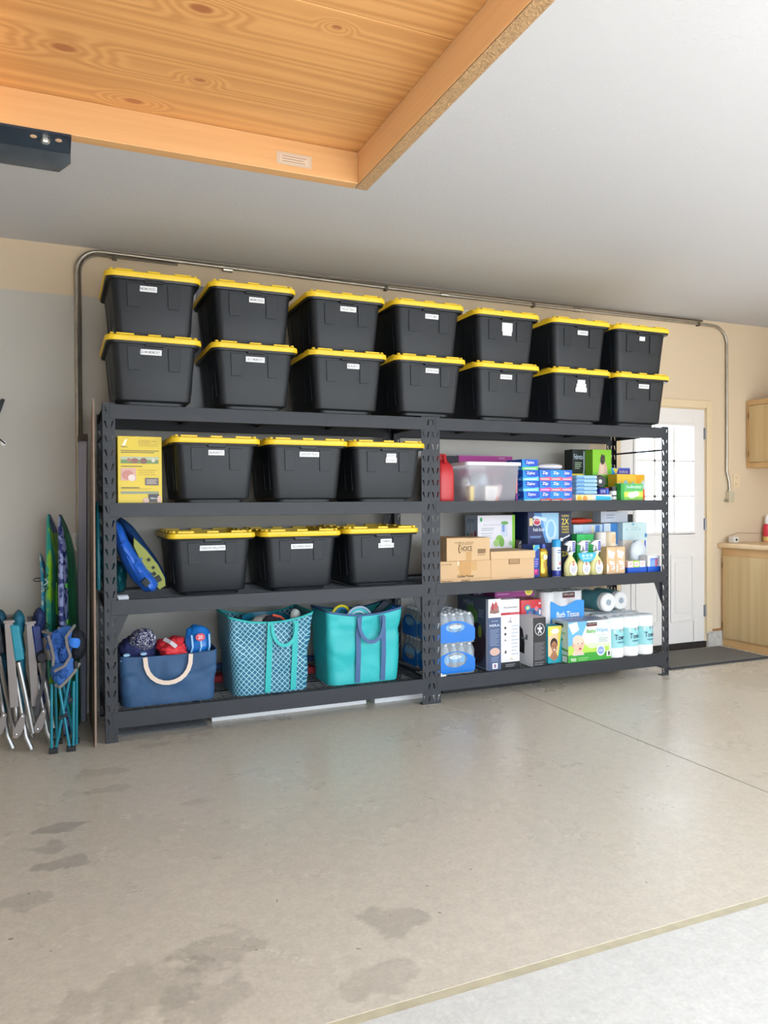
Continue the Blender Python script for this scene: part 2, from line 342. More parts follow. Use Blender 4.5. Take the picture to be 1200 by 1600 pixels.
JX, JY = 2.635, -2.575
MB().box(XL-.12, JX-.004, JY+.016, YB, -.12, 0, M_conc).build('slab', fl)
MB().box(JX+.004, XR+.12, JY+.016, YB, -.12, 0, M_conc).build('slab', fl)
MB().box(XL-.12, XR+.12, YF-.1, JY-.016, -.12, 0, concrete('glare_white_concrete', 'd6d5d1', stains[:0])).build('slab', fl)  # front slab: whiter base colour stands in for daylight glare
b = MB(); b.box(JX-.004, JX+.004, JY+.016, YB, -.12, -.006, mat('4a4640', .9)); b.build('saw_cut_joint', fl)
b = MB(); b.box(XL-.12, XR+.12, JY-.016, JY+.016, -.12, -.001, mat('bfb69c', .85, var=.10, vscale=20)); b.build('joint_filler', fl)
struct(MB().box(-14, 18, -26, YF-.1, -.16, -.03, concrete('driveway_concrete', 'cbc9c5')).build('driveway'))
struct(MB().box(-14, 18, YB+.14, 14, -.16, -.03, concrete('patio_concrete', 'cbc9c5')).build('patio'))

# ---------------------------------------------------------------- back door
M_trim = mat('e2cda9', .6); M_door = mat('e9e5e2', .45, bump=.05, bscale=90)
b = MB(); cw, ct = .065, .016
b.box(DX1, DX1+cw, YB-ct, YB, 0.12, DZ1+cw, M_trim); b.box(DX0-cw, DX0, YB-ct, YB, 0.12, DZ1+cw, M_trim); b.box(DX0, DX1, YB-ct, YB, DZ1, DZ1+cw, M_trim)
struct(b.build('trim_1', bevel=.003))
dr = bpy.data.objects.new('door_1', None); C.objects.link(dr); struct(dr)
dx0, dx1, dz0, dz1, dy0, dy1 = DX0+.02, DX1-.012, .055, DZ1-.012, YB+.0, YB+.044
gx0, gx1, gz0, gz1 = 4.22, 4.86, 1.02, 1.93
b = MB()
b.box(dx0, gx0, dy0, dy1, dz0, dz1, M_door); b.box(gx1, dx1, dy0, dy1, dz0, dz1, M_door)
b.box(gx0, gx1, dy0, dy1, gz1, dz1, M_door); b.box(gx0, gx1, dy0, dy1, dz0, gz0, M_door)
b.build('door_slab', dr, bevel=.002)
b = MB()
for px0, px1 in ((4.17, 4.47), (4.60, 4.86)):
    for (a, c, d, e) in ((px0, px1, .80, .82), (px0, px1, .24, .26)): b.box(a, c, dy0-.008, dy0, d, e, M_door)
    b.box(px0, px0+.02, dy0-.008, dy0, .26, .80, M_door); b.box(px1-.02, px1, dy0-.008, dy0, .26, .80, M_door)
    b.box(px0+.05, px1-.05, dy0-.006, dy0, .31, .75, M_door)
b.build('raised_panel', dr, bevel=.004)
b = MB(); e = .022
b.box(gx0-e, gx0, dy0-.012, dy0, gz0-e, gz1+e, M_door); b.box(gx1, gx1+e, dy0-.012, dy0, gz0-e, gz1+e, M_door)
b.box(gx0, gx1, dy0-.012, dy0, gz1, gz1+e, M_door); b.box(gx0, gx1, dy0-.012, dy0, gz0-e, gz0, M_door)
b.build('glass_frame', dr, bevel=.003)
for i in range(3):
    for j in range(3):
        wx, wz = (gx1-gx0)/3, (gz1-gz0)/3
        MB().box(gx0+i*wx, gx0+(i+1)*wx, dy0+.018, dy0+.022, gz0+j*wz, gz0+(j+1)*wz, mat('ffffff', .0, trans=1.0, alpha=.15)).build('pane', dr)
b = MB()
for i in (1, 2): b.box(gx0+i*(gx1-gx0)/3-.009, gx0+i*(gx1-gx0)/3+.009, dy0+.004, dy0+.018, gz0, gz1, M_door)
for j in (1, 2): b.box(gx0, gx1, dy0+.004, dy0+.018, gz0+j*(gz1-gz0)/3-.009, gz0+j*(gz1-gz0)/3+.009, M_door)
b.build('muntin', dr)
for z in (1.82, 1.03, .27):
    b = MB(); b.box(dx1-.012, dx1+.008, dy0-.010, dy0-.001, z, z+.10, mat('9a9a9c', .35, .8)); b.tube([(dx1, dy0-.012, z), (dx1, dy0-.012, z+.10)], .006, mat('9a9a9c', .35, .8)); b.build('hinge', dr)
b = MB(); b.box(dx0-.02, dx1+.012, dy0-.01, YB+.135, 0, .054, mat('26211f', .6)); b.build('threshold', dr)
b = MB(); b.box(DX0-.001, DX0+.018, YB, YB+.14, 0, DZ1, M_trim); b.box(DX1-.010, DX1, YB, YB+.14, 0, DZ1, M_trim); b.box(DX0, DX1, YB, YB+.14, DZ1-.010, DZ1, M_trim); struct(b.build('trim_2'))
# exposed stem wall beside the casing
b = MB(); b.box(DX1+.012, 5.18, YB-.020, YB-.001, 0, .135, mat('bdbab4', .9, var=.2, vscale=30, bump=.6, bscale=40)); struct(b.build('baseboard_back'))
b = MB(); b.box(DX1+cw, 5.18, YB-.019, YB-.002, .137, .152, mat('a8764a', .8)); struct(b.build('trim_3'))

# door mat
mt = thing('door_mat', 'grey ribbed door mat with dark rubber edge on the floor before the white door', 'mat', (4.56, .37, 0))
b = MB(); b.box(-.52, .55, -.26, .27, 0.0, .008, mat('3b3d42', .8)); b.build('rubber_edge', mt, bevel=.003)
b = MB(); b.box(-.49, .52, -.22, .25, .008, .014, mat('6f6a63', .95, var=.12, vscale=6, bump=.6, bscale=120))
for i in range(40): b.box(-.485, .515, -.215+i*.0116, -.209+i*.0116, .014, .0165, mat('716c65', .95))
b.build('ribbed_carpet', mt)

# ---------------------------------------------------------------- lower and upper cabinets
M_oak = wood_mat('oak', 'd9bd8c', 'b8935f', axis=2, rough=.45, rings=5, knots=False, strength=.9)
M_oakf = wood_mat('oak_frame', 'd9b07a', 'c0935c', axis=2, rough=.45, rings=3, knots=False, strength=.6)
cb = thing('base_cabinet', 'light oak base cabinet with flat panel doors below the counter', 'cabinet', (5.185, YB-.001, 0))
MB().box(0.018, .604, -2.2, 0, 0, .868, M_oakf).build('carcass', cb)
b = MB(); b.box(0, .018, -2.2, 0, .06, .868, M_oakf); b.build('face_frame', cb, bevel=.002)
MB().box(-.004, .018, -2.2, 0, 0, .06, M_oakf).build('toe_board', cb, bevel=.002)
for k in range(4):
    y1 = -.03-k*.53; dd = tag(MB().box(-.016, 0, y1-.50, y1, .075, .80, M_oak).build('cabinet_door', cb, bevel=.003))
    for zz in (.16, .69): MB().tube([(-.010, y1+.006, zz), (-.010, y1+.006, zz+.05)], .005, mat('8d6b3c', .4, .7)).build('hinge', dd)
tag(MB().box(5.135, 5.788, -1.5, YB-.001, .868, .912, mat('e6c79c', .35, var=.05)).build('countertop', bevel=.014, seg=4), 'pale tan worktop with rounded edge on the oak base cabinet', 'worktop')
uc = thing('wall_cabinet', 'light oak wall cabinet with framed door above the counter', 'cabinet', (5.485, YB-.003, 1.575))
MB().box(0.018, .304, -2.0, 0, 0, .602, M_oakf).build('carcass', uc)
b = MB(); b.box(0, .018, -2.0, 0, 0, .045, M_oakf); b.box(0, .018, -2.0, 0, .557, .602, M_oakf); b.box(0, .018, -.035, 0, .045, .557, M_oakf); b.box(0, .018, -2.0, -1.965, .045, .557, M_oakf); b.build('face_frame', uc, bevel=.002)
for k in range(3):
    y1 = -.04-k*.64; d1 = MB().box(-.014, .004, y1-.60, y1, .05, .552, M_oak).build('cabinet_door', uc, bevel=.004)
    for zz in (.10, .44): MB().tube([(-.012, y1+.005, zz), (-.012, y1+.005, zz+.05)], .005, mat('8d6b3c', .4, .7)).build('hinge', d1)

# things on the counter
sc = thing('spray_can', 'red and white spray can standing on the counter', 'spray can', (5.685, .645, .9125))
MB().lathe([(.033, 0), (.034, .004), (.034, .13), (.031, .15), (.02, .158)], mat('e23a4c', .35), n=16).build('can_body', sc, smooth=True)
MB().lathe([(.0345, .0), (.0345, .04)], mat('f3d27a', .4), c=(0, 0, .004), n=16).build('lower_band', sc, smooth=True)
MB().lathe([(.02, .158), (.02, .20), (.012, .235), (.008, .24)], mat('f6f4f2', .4), n=14).build('cap', sc, smooth=True)
a = MB(); add_art(a, [('r', 0, .1, 1, .9, 'f7f2f0'), ('t', 'FRESH', .5, .5, .8, .4, 'd22a3c')], (-.030, -.036, .06), (.05, 0, 0), (0, 0, .045)); finish_art(a, 'front_print', sc)
ad = thing('power_adapter', 'small white adapter box with black socket at the counter corner', 'adapter', (5.24, .615, .9125))
MB().box(-.03, .03, -.03, .03, 0, .055, mat('e6e2da', .5)).build('adapter_body', ad, bevel=.006)
MB().lathe([(.0, -.001), (.010, -.001), (.010, .004), (0, .004)], mat('16181a', .5), c=(.0, -.033, .028), axis='y').build('socket', ad)
b = MB(); b.tube([(5.22, .66, .96), (5.35, .675, .995), (5.5, .688, .99), (5.7, .692, .985)], .0022, mat('b08c86', .6), n=6)
tag(b.build('thin_cable', smooth=True), 'thin brownish cable running along the wall above the counter', 'cable')
ot = thing('wall_outlet', 'cream outlet plate on the wall beside the conduit box', 'outlet', (5.325, YB, 1.46))
MB().box(0, .075, -.008, 0, -.06, .06, mat('e6d1ae', .6)).build('cover_plate', ot, bevel=.003)
for z in (-.03, .03): MB().box(.022, .053, -.011, -.008, z-.014, z+.014, mat('dcc5a0', .6)).build('socket', ot, bevel=.003)

# ================================================================ CONDUIT
M_pipe = mat('b2ab9e', .3, .65, var=.15, vscale=14); M_pipe2 = mat('6f675c', .4, .7)
def bend(cx, cz, r, a0, a1, y, n=8): return [(cx+r*math.cos(a0+(a1-a0)*i/n), y, cz+r*math.sin(a0+(a1-a0)*i/n)) for i in range(n+1)]
cd = thing('electrical_conduit', 'long grey metal conduit running along the wall top and down both sides of the totes', 'conduit', (0, 0, 0))
yc = YB-.016
p = [(-.108, yc, 1.115), (-.106, yc, 1.4)] + bend(.035, 2.70, .14, PI, PI/2, yc) + [(2.4, yc, 2.815), (4.95, yc, 2.818)] + bend(5.08, 2.66, .155, PI/2, 0, yc) + [(5.235, yc, 1.70), (5.232, yc, 1.55), (5.262, yc, 1.45), (5.27, yc, 1.37)]
b = MB(); b.tube(p, .0125, M_pipe, n=10); b.build('steel_tube', cd, smooth=True)
b = MB(); b.tube([(-.086, yc, 1.115)] + bend(.035, 2.70, .117, PI, PI/2, yc) + [(.5, yc, 2.815)], .007, M_pipe2); b.build('thin_tube', cd, smooth=True)
b = MB(); b.tube([(.2, yc, 2.844), (4.95, yc, 2.846)], .007, M_pipe2); b.build('thin_tube', cd, smooth=True)
for x in (.82, 2.42, 3.62): MB().lathe([(.0165, -.03), (.0165, .03)], M_pipe, c=(x, yc, 2.838-.021), axis='x').build('coupling', cd)
for x in (.12, 1.95, 3.2, 4.9): MB().box(x-.012, x+.012, YB-.032, YB, 2.797, 2.832, M_pipe2).build('pipe_strap', cd, bevel=.002)
ob = thing('junction_box', 'small cream metal junction box hanging at the end of the conduit by the door', 'junction box', (5.265, YB-.001, 1.27))
MB().box(-.03, .03, -.045, 0, 0, .095, mat('cfc8ae', .5, .3)).build('box_body', ob, bevel=.004)
MB().lathe([(.018, 0), (.018, .02)], mat('cfc8ae', .5, .4), c=(0, -.018, .095)).build('connector', ob)
MB().lathe([(.012, 0), (.012, .03), (.016, .03), (.016, .04)], mat('a9a28c', .5, .4), c=(-.05, -.02, .015), axis='x').build('plug', ob)
hk = thing('cord_cleat', 'white oblong plastic cleat at the lower end of the left conduit', 'cleat', (-.112, YB-.02, 1.0))
b = MB(); pts = [(.028*math.cos(q*PI/6)*.6, -.01, .055+.055*math.sin(q*PI/6)) for q in range(13)]; b.tube(pts, .007, mat('e4e1da', .4)); b.build('loop', hk, smooth=True)
MB().box(-.03, .03, 0, .019, .0, .11, mat('d9d6cf', .5)).build('back_plate', hk, bevel=.004)
b = MB(); b.tube([(-.31, YB-.002, .835), (-.33, YB-.02, .845), (-.35, YB-.022, .845), (-.362, YB-.022, .835), (-.35, YB-.022, .826), (-.33, YB-.02, .826), (-.312, YB-.002, .833)], .0025, mat('2c2a2a', .5), n=6)
tag(b.build('wire_hook', smooth=True), 'small dark wire loop hook on the wall left of the swim boards', 'hook')
wb = thing('wall_bracket', 'black and white bracket cut off by the left frame edge', 'bracket', (-.60, YB, 1.62))
b = MB(); b.rings([[(0, -.03, .22), (.085, -.03, .29), (.098, -.03, .285), (.07, -.03, .20)], [(0, 0, .22), (.085, 0, .29), (.098, 0, .285), (.07, 0, .20)]], mat('1c222c', .5)); b.build('black_plate', wb)
b = MB(); b.tube([(0, -.03, .10), (.06, -.03, .06), (.098, -.03, .025)], .004, mat('2d2d2f', .5)); b.build('wire', wb)
MB().lathe([(0, -.012), (.016, -.012), (.016, .018), (0, .018)], mat('efefed', .4), c=(.088, -.018, .028), axis='y').build('white_cap', wb)

# ================================================================ OVERHEAD WOODEN PANEL
M_pine = wood_mat('pine_planks', 'd29c60', 'a66c36', axis=0, rough=.42, rings=17, knots=[(-.204, -2.51, .015), (-.042, -2.335, .011), (.093, -2.494, .008), (.051, -2.76, .013), (.325, -2.81, .006), (-.7, -2.6, .012), (.1, -3.3, .012), (-.3, -3.7, .012)])
M_pine2 = wood_mat('pine_rail', 'd4a672', 'b07c48', axis=0, rough=.45, rings=4, knots=False, strength=.9)
M_pine3 = wood_mat('pine_rail_long', 'f2ca98', 'cf9a5e', axis=1, rough=.45, rings=4, knots=False, strength=.9)
M_rough = mat('a8865e', .9, var=.22, vscale=120, bump=.6, bscale=220)
ov = thing('overhead_wooden_panel', 'orange pine panel with knotty planks and board frame hanging below the ceiling', 'wooden panel', (0, 0, 2.2))
ys = [-2.29, -2.862, -3.43, -4.0, -4.57]
for i in range(4):
    o = MB().box(-1.5, .575, ys[i+1]+.0015, ys[i]-.0015 if i else -2.252, .09, .112, M_pine).build('plank', ov, bevel=.002)
MB().box(-1.5, .575, -2.29, -2.252, 0, .09, M_pine2).build('front_rail', ov, bevel=.002)
MB().box(.575, .613, -4.57, -2.268, 0, .115, M_pine3).build('side_rail', ov, bevel=.002)
tag(MB().box(.576, .6125, -4.57, -2.262, -.003, 0, M_rough).build('rough_edge', ov), 'rough sawn lower edge')
MB().box(-.385, -.347, -4.57, -2.291, 0, .0895, M_pine3).build('cross_rail', ov, bevel=.002)
a = MB(); add_art(a, [('r', 0, 0, 1, 1, 'b9a592'), ('r', .1, .2, .9, .8, 'c4b19d'), ('l', .15, .2, .85, .8, 3, '9c8672')], (.335, -2.2905, .018), (.10, 0, 0), (0, 0, .034)); finish_art(a, 'torn_paper_tag', ov)
for x in (-1.35, .45):
    for y in (-2.45, -4.4):
        MB().box(x-.015, x+.015, y-.002, y+.002, .111, .66, mat('8b8e92', .4, .7)).build('hanger_strap', ov)
st = thing('angle_iron', 'dark blue steel angle bar bolted under the left end of the wooden panel', 'steel bar', (0, 0, 2.2))
M_steel = mat('2b3745', .3, .35, var=.15, vscale=18)
b = MB(); b.box(-1.5, -.186, -2.292, -2.19, -.006, -.0005, M_steel); b.build('bolt_flange', st)
b = MB(); b.rings([[(-1.5, -2.19, -.001), (-.186, -2.19, -.001), (-.186, -2.19, -.028), (-.214, -2.19, -.054), (-1.5, -2.19, -.054)], [(-1.5, -2.184, -.001), (-.186, -2.184, -.001), (-.186, -2.184, -.028), (-.214, -2.184, -.054), (-1.5, -2.184, -.054)]], mat('4a5054', .3, .5, var=.2, vscale=12)); b.build('hanging_flange', st)
MB().lathe([(0, -.016), (.009, -.016), (.0105, -.012), (.0105, -.0061)], mat('d9d3c6', .3, .8), c=(-.245, -2.255, 0), n=6).build('bolt', st)
for x in (-.272, -.215): MB().lathe([(.0, -.0075), (.008, -.0075), (.008, -.0061)], mat('cfa987', .6), c=(x, -2.262, 0), n=10).build('slot', st)

# ================================================================ SHELVING UNITS
M_sh = mat('2c2f35', .5, .1, var=.05, vscale=5, bump=.06, bscale=300); M_wire = mat('4c4f54', .3, .45)
W, D, H = 1.956, .61, 1.829
LV = [(.165, .09), (.768, .08), (1.292, .075), (1.822, .078)]; DECK = [.157, .76, 1.284, 1.816]
def flange(mb, O, U, width, cols, mirror=False, rows=24, pitch=H/24):
    O = Vector(O); U = Vector(U)
    cw = width/cols
    for c in range(cols):
        sgn = 1 if c == 0 else -1
        if mirror: sgn = -sgn
        for r in range(rows):
            z0, z1 = r*pitch, (r+1)*pitch; zc = (z0+z1)/2; uc_ = cw*(c+.5)
            P = lambda u, z: O + U*u + Vector((0, 0, z))
            o4 = [P(cw*c, z0), P(cw*(c+1), z0), P(cw*(c+1), z1), P(cw*c, z1)]
            s = sgn*.0045
            hh = [P(uc_+s-.0025, zc-.019), P(uc_+s+.0025, zc-.019), P(uc_-s+.0055, zc+.017), P(uc_-s-.0055, zc+.017)]
            k = mb.mi(M_sh); i = len(mb.v); mb.v += [tuple(q) for q in o4+hh]
            for q in range(4):
                n_ = (q+1) % 4; mb.f.append((i+q, i+n_, i+4+n_, i+4+q)); mb.m.append(k)
def make_unit(label):
    t = thing('storage_rack', label, 'shelving')
    for (px, sx) in ((0.001, 1), (W-.001, -1)):
        for (py, sy) in ((0, 1), (D, -1)):
            b = MB(); flange(b, (px, py, 0), (sx, 0, 0), .064, 2); flange(b, (px, py, 0), (0, sy, 0), .045, 1)
            po_ = b.build('post', t, solid=.002)
            MB().box(min(px, px+sx*.064)+.001, max(px, px+sx*.064)-.001, min(py+sy*.002, py+sy*.045), max(py+sy*.002, py+sy*.045), 0, .004, M_sh).build('foot_plate', po_)
    for (zt, hh) in LV:
        for f in (0, 1):
            y0, y1 = (-.003, .030) if f == 0 else (D-.030, D+.003)
            b = MB(); ye = y0 if f == 0 else y1
            b.box(.034, W-.034, y0, y0+.003 if f == 0 else y0+.003, zt-hh, zt, M_sh) if f == 0 else b.box(.034, W-.034, y1-.003, y1, zt-hh, zt, M_sh)
            if f == 0: b.box(.066, W-.066, y0+.003, y0+.014, zt-.006, zt, M_sh); b.box(.066, W-.066, y0+.011, y0+.014, zt-hh, zt-.006, M_sh); b.box(.066, W-.066, y0+.003, .036, zt-hh, zt-hh+.003, M_sh); b.box(.066, W-.066, y0+.014, .04, zt-.014, zt-.011, M_sh)
            else: b.box(.066, W-.066, y1-.014, y1-.003, zt-.006, zt, M_sh); b.box(.066, W-.066, y1-.036, y1-.003, zt-hh, zt-hh+.003, M_sh); b.box(.066, W-.066, y1-.04, y1-.014, zt-.014, zt-.011, M_sh)
            b.build('beam', t, bevel=.001, seg=1)
        for x in (.004, W-.012):
            MB().box(x, x+.008, .046, D-.046, zt-.055, zt-.014, M_sh).build('side_beam', t)
        for x in (.50, .98, 1.46):
            MB().box(x-.015, x+.015, .04, D-.04, zt-.040, zt-.0145, M_sh).build('deck_support', t)
    # braces
    for x in (.004, W-.009):
        MB().box(x, x+.005, .046, D-.046, 1.655, 1.668, M_sh).build('side_brace', t)
    for x in (.05, W-.05):
        s = 1 if x < 1 else -1
        b = MB(); b.rings([[(x, .012, .690), (x+s*.075, .012, .690), (x, .012, .52), (x-s*.001, .012, .54)], [(x, .016, .690), (x+s*.075, .016, .690), (x, .016, .52), (x-s*.001, .016, .54)]], M_sh); b.build('corner_gusset', t)
    return t
wd = MB()
for i in range(13): wd.box(.02, W-.02, .016+i*.048-.0022, .016+i*.048+.0022, -.0045, 0, M_wire)
for i in range(31): wd.box(.03+i*.0632-.002, .03+i*.0632+.002, .014, D-.014, -.0085, -.0045, M_wire)
rack = make_unit('left dark grey steel shelving rack with totes and beach bags')
for z in DECK:
    o = wd.build('wire_deck', rack) if z == DECK[0] else None
    if o: deck_me = o.data
    else: o = bpy.data.objects.new('wire_deck', deck_me); C.objects.link(o); o.parent = rack
    o.location = (0, 0, z); o['kind'] = 'stuff'
rack2 = copy_tree(rack); rack2.location = (W, 0, 0); tag(rack2, 'right dark grey steel shelving rack with groceries and paper goods')
DZ = DECK

# ================================================================ TOTES
M_tote = mat('131920', .5, bump=.10, bscale=260); M_totem = mat('101318', .45); M_lid = mat('f7cf2e', .40, var=.03)
BW, BL, BH = .505, .62, .362
def make_tote():
    t = thing('storage_tote', 'x', 'storage tote')
    b = MB(); k = 4
    rs = []
    for z, ins in ((0.0, .088), (.014, .086), (.018, .070), (.022, .057), (.03, .054), (.18, .042), (.27, .034), (.305, .031), (.329, .029)):
        rs.append(rrect(-BW/2+ins, BW/2-ins, ins, BL-ins, .045, z, k))
    b.rings(rs, M_tote)
    b.rings([rrect(-BW/2+.010, BW/2-.010, .012, BL-.012, .045, .316, k), rrect(-BW/2+.007, BW/2-.007, .008, BL-.008, .045, .330, k)], M_totem)
    b.build('tub', t, smooth=True)
    # raised panels on the short face, following the taper
    for s in (-1, 1):
        b = MB(); xc = s*.105
        yf = lambda z: .031+(.305-z)*.085
        a0, a1, z0, z1 = xc-.035, xc+.035, .180, .303
        f = [(a0+.006, yf(z0)-.005, z0), (a1-.006, yf(z0)-.005, z0), (a1, yf(z1)-.006, z1), (a0, yf(z1)-.006, z1)]
        bk = [(a0+.006, yf(z0)+.004, z0), (a1-.006, yf(z0)+.004, z0), (a1, yf(z1)+.004, z1), (a0, yf(z1)+.004, z1)]
        b.rings([bk, f], M_tote); b.build('raised_panel', t, bevel=.0015)
    b = MB(); b.box(-.050, .05, .010, .03, .305, .326, M_totem); b.build('latch', t, bevel=.004)
    # ribs on the long sides
    for s in (-1, 1):
        for y in (.11, .23, .44):
            b = MB(); xa = s*(BW/2-.034); xb = s*(BW/2-.050)
            b.tube([(xa, y, .30), (xb, y+.004, .07)], .004, M_totem, n=6); b.build('side_rib', t, smooth=True)
    # lid: rim, recessed top and raised lugs
    b = MB(); z0 = .328
    outer = [rrect(0-BW/2+.004, BW/2-.004, .004, BL-.004, .05, z0, 5), rrect(-BW/2, BW/2, 0, BL, .052, z0+.006, 5), rrect(-BW/2+.002, BW/2-.002, .002, BL-.002, .052, z0+.027, 5), rrect(-BW/2+.008, BW/2-.008, .008, BL-.008, .048, z0+.031, 5),
             rrect(-BW/2+.042, BW/2-.042, .042, BL-.042, .03, z0+.031, 5), rrect(-BW/2+.046, BW/2-.046, .046, BL-.046, .03, z0+.006, 5)]
    b.rings(outer, M_lid); b.build('lid', t, smooth=True)
    lugs = {}
    def lug(x, y, lx, ly):
        if (lx, ly) not in lugs: lugs[lx, ly] = o = MB().box(-lx, lx, -ly, ly, 0, .012, M_lid).build('lid_lug', t, bevel=.002)
        else: o = lugs[lx, ly].copy(); C.objects.link(o)
        o.location = (x, y, z0+.030)
    for y0 in (.029, BL-.029):
        for x, wx in ((-.150, .045), (.0, .033), (.150, .045)): lug(x, y0, wx, .012)
    for x0 in (-BW/2+.029, BW/2-.029):
        for y in (.12, .25, .38, .50): lug(x0, y, .012, .04)
    pk = None
    for sx in (-1, 1):
        for yy in (.036, BL-.036):
            if pk is None: pk = o = MB().lathe([(.011, 0), (.011, .012), (.007, .014)], M_lid, n=10).build('corner_peg', t)
            else: o = pk.copy(); C.objects.link(o)
            o.location = (sx*(BW/2-.036), yy, z0+.030)
    return t
def place_tote(t, x0, y0, z0, label, lines, group, dx=0.0, dz=0.0):
    t.location = (x0+BW/2, y0, z0); t['label'] = label; t['group'] = group
    z = .262+dz; xs = -.0+dx
    for i, (txt, wl) in enumerate(lines):
        h = .029; zz = z - i*.026
        yv = .031+(.305-zz)*.085
        nd = Vector((0, .085, -1)).normalized()
        a = MB(); O = Vector((xs-wl/2, yv-.0055-.001*i, zz))
        a.rings([[O+Vector((0, .004, 0)), O+Vector((wl, .004, 0)), O+Vector((wl, .004, 0))-nd*h, O+Vector((0, .004, 0))-nd*h], [O, O+Vector((wl, 0, 0)), O+Vector((wl, 0, 0))-nd*h, O-nd*h]], mat('f2f2f4', .5))
        lab = a.build('paper_label', t)
        if txt:
            q = MB(); add_art(q, [('t', txt, .5, .5, .86, .5, '8f9196')], O, (wl, 0, 0), -nd*h); finish_art(q, 'label_lettering', lab)
PRO = make_tote()
def tote(*a, **k):
    t = copy_tree(PRO); place_tote(t, *a, **k); return t
xs = [.012, .562, 1.125, 1.672, 2.232, 2.822, 3.352]
top2 = [([('MEMORIES', .092)], 'black tote with yellow lid labelled MEMORIES, leftmost of the upper row', -.03), ([('MEMORIES', .088)], 'black tote with yellow lid labelled MEMORIES, second from left of the upper row', .02),
        ([('VALLEY BALL', .10)], 'third yellow-lidded tote from left of the upper row, wide white label', .01), ([('COSTUMES', .092)], 'fourth yellow-lidded tote of the upper row, directly right of the third', .02),
        ([('', .078), ('', .078), ('', .068)], 'upper row tote with a tall stack of white labels', .0), ([('CAMPING', .085)], 'upper row tote with one label, second from the right end', .015), ([('', .048)], 'upper row tote at the right end with a small square label', .0)]
bot2 = [([('ADAM MEMORY', .124)], 'lower row tote labelled ADAM MEMORY at the left end', -.025), ([('ALY MEMORY', .108)], 'lower row tote on the rack top, labelled ALY MEMORY', .0),
        ([('BABY', .078)], 'lower row tote on the rack top, third from left', .03), ([('WINTER', .090)], 'fourth lower row tote on the rack top, above the joint of the racks', .01),
        ([('HOLIDAY', .088)], 'fifth lower row tote on the rack top, one wide label', -.01), ([('', .062), ('', .078), ('', .092)], 'lower row tote with three stepped white labels', .0), ([('BEDDING', .092)], 'lower row tote at the right end of the rack top', .015)]
for i, x in enumerate(xs):
    zb = 1.8295 if i == 3 else 1.8228
    tote(x, -.10, zb, bot2[i][1], bot2[i][0], 'yellow-lidded totes on top of the racks', dx=bot2[i][2])
    xo = {1: -.008, 2: -.009, 3: -.009}.get(i, 0)
    tote(x+xo, -.10+(.002 if i % 2 else 0), zb+.337, top2[i][1], top2[i][0], 'yellow-lidded totes on top of the racks', dx=top2[i][2])
tote(.340, -.09, 1.2928, 'tote labelled BLANKETS on the upper shelf', [('BLANKETS', .088)], 'yellow-lidded totes on the shelves', dx=-.0)
tote(.868, -.10, 1.2928, 'upper shelf tote labelled SENSORY PLAY', [('SENSORY PLAY', .118)], 'yellow-lidded totes on the shelves', dx=.01)
tote(1.380, -.10, 1.2928, 'upper shelf tote beside the rack post with SPORTS PICNIC labels', [('SPORTS', .062), ('PICNIC', .072)], 'yellow-lidded totes on the shelves', dx=.02)
tote(.337, .03, DZ[1]+.0005, 'tote labelled THROW PILLOWS on the middle shelf', [('THROW PILLOWS', .155)], 'yellow-lidded totes on the shelves', dx=-.0, dz=-.005)
tote(.866, .02, DZ[1]+.0005, 'middle shelf tote labelled REUSABLE BAGS', [('REUSABLE BAGS', .135)], 'yellow-lidded totes on the shelves', dx=.0, dz=-.01)
tote(1.374, -.015, .7688, 'middle shelf tote with CAMERA ELECTRONICS labels', [('CAMERA', .074), ('ELECTRONICS', .104)], 'yellow-lidded totes on the shelves', dx=.025)
for o in list(PRO.children): bpy.data.objects.remove(o)
bpy.data.objects.remove(PRO)

# boxes standing behind the upper totes
carton('flat_box', 'white and blue box edge standing behind the upper totes, above the fourth tote', 'box', 1.90, .545, 1.8295, .80, .05, .855, 'e9e7e4', front=[('r', .05, .93, .12, .99, '3a6fc0'), ('r', .86, .94, .97, .99, '6f93cc'), ('t', 'GIFT', .5, .95, .12, .05, '3a6fc0')])
carton('flat_box', 'grey-blue carton edge behind the leftmost upper totes', 'box', .40, .545, 1.8225, .25, .05, .83, 'c9ccd2', front=[('r', .75, .8, 1, 1, '7f8796')])

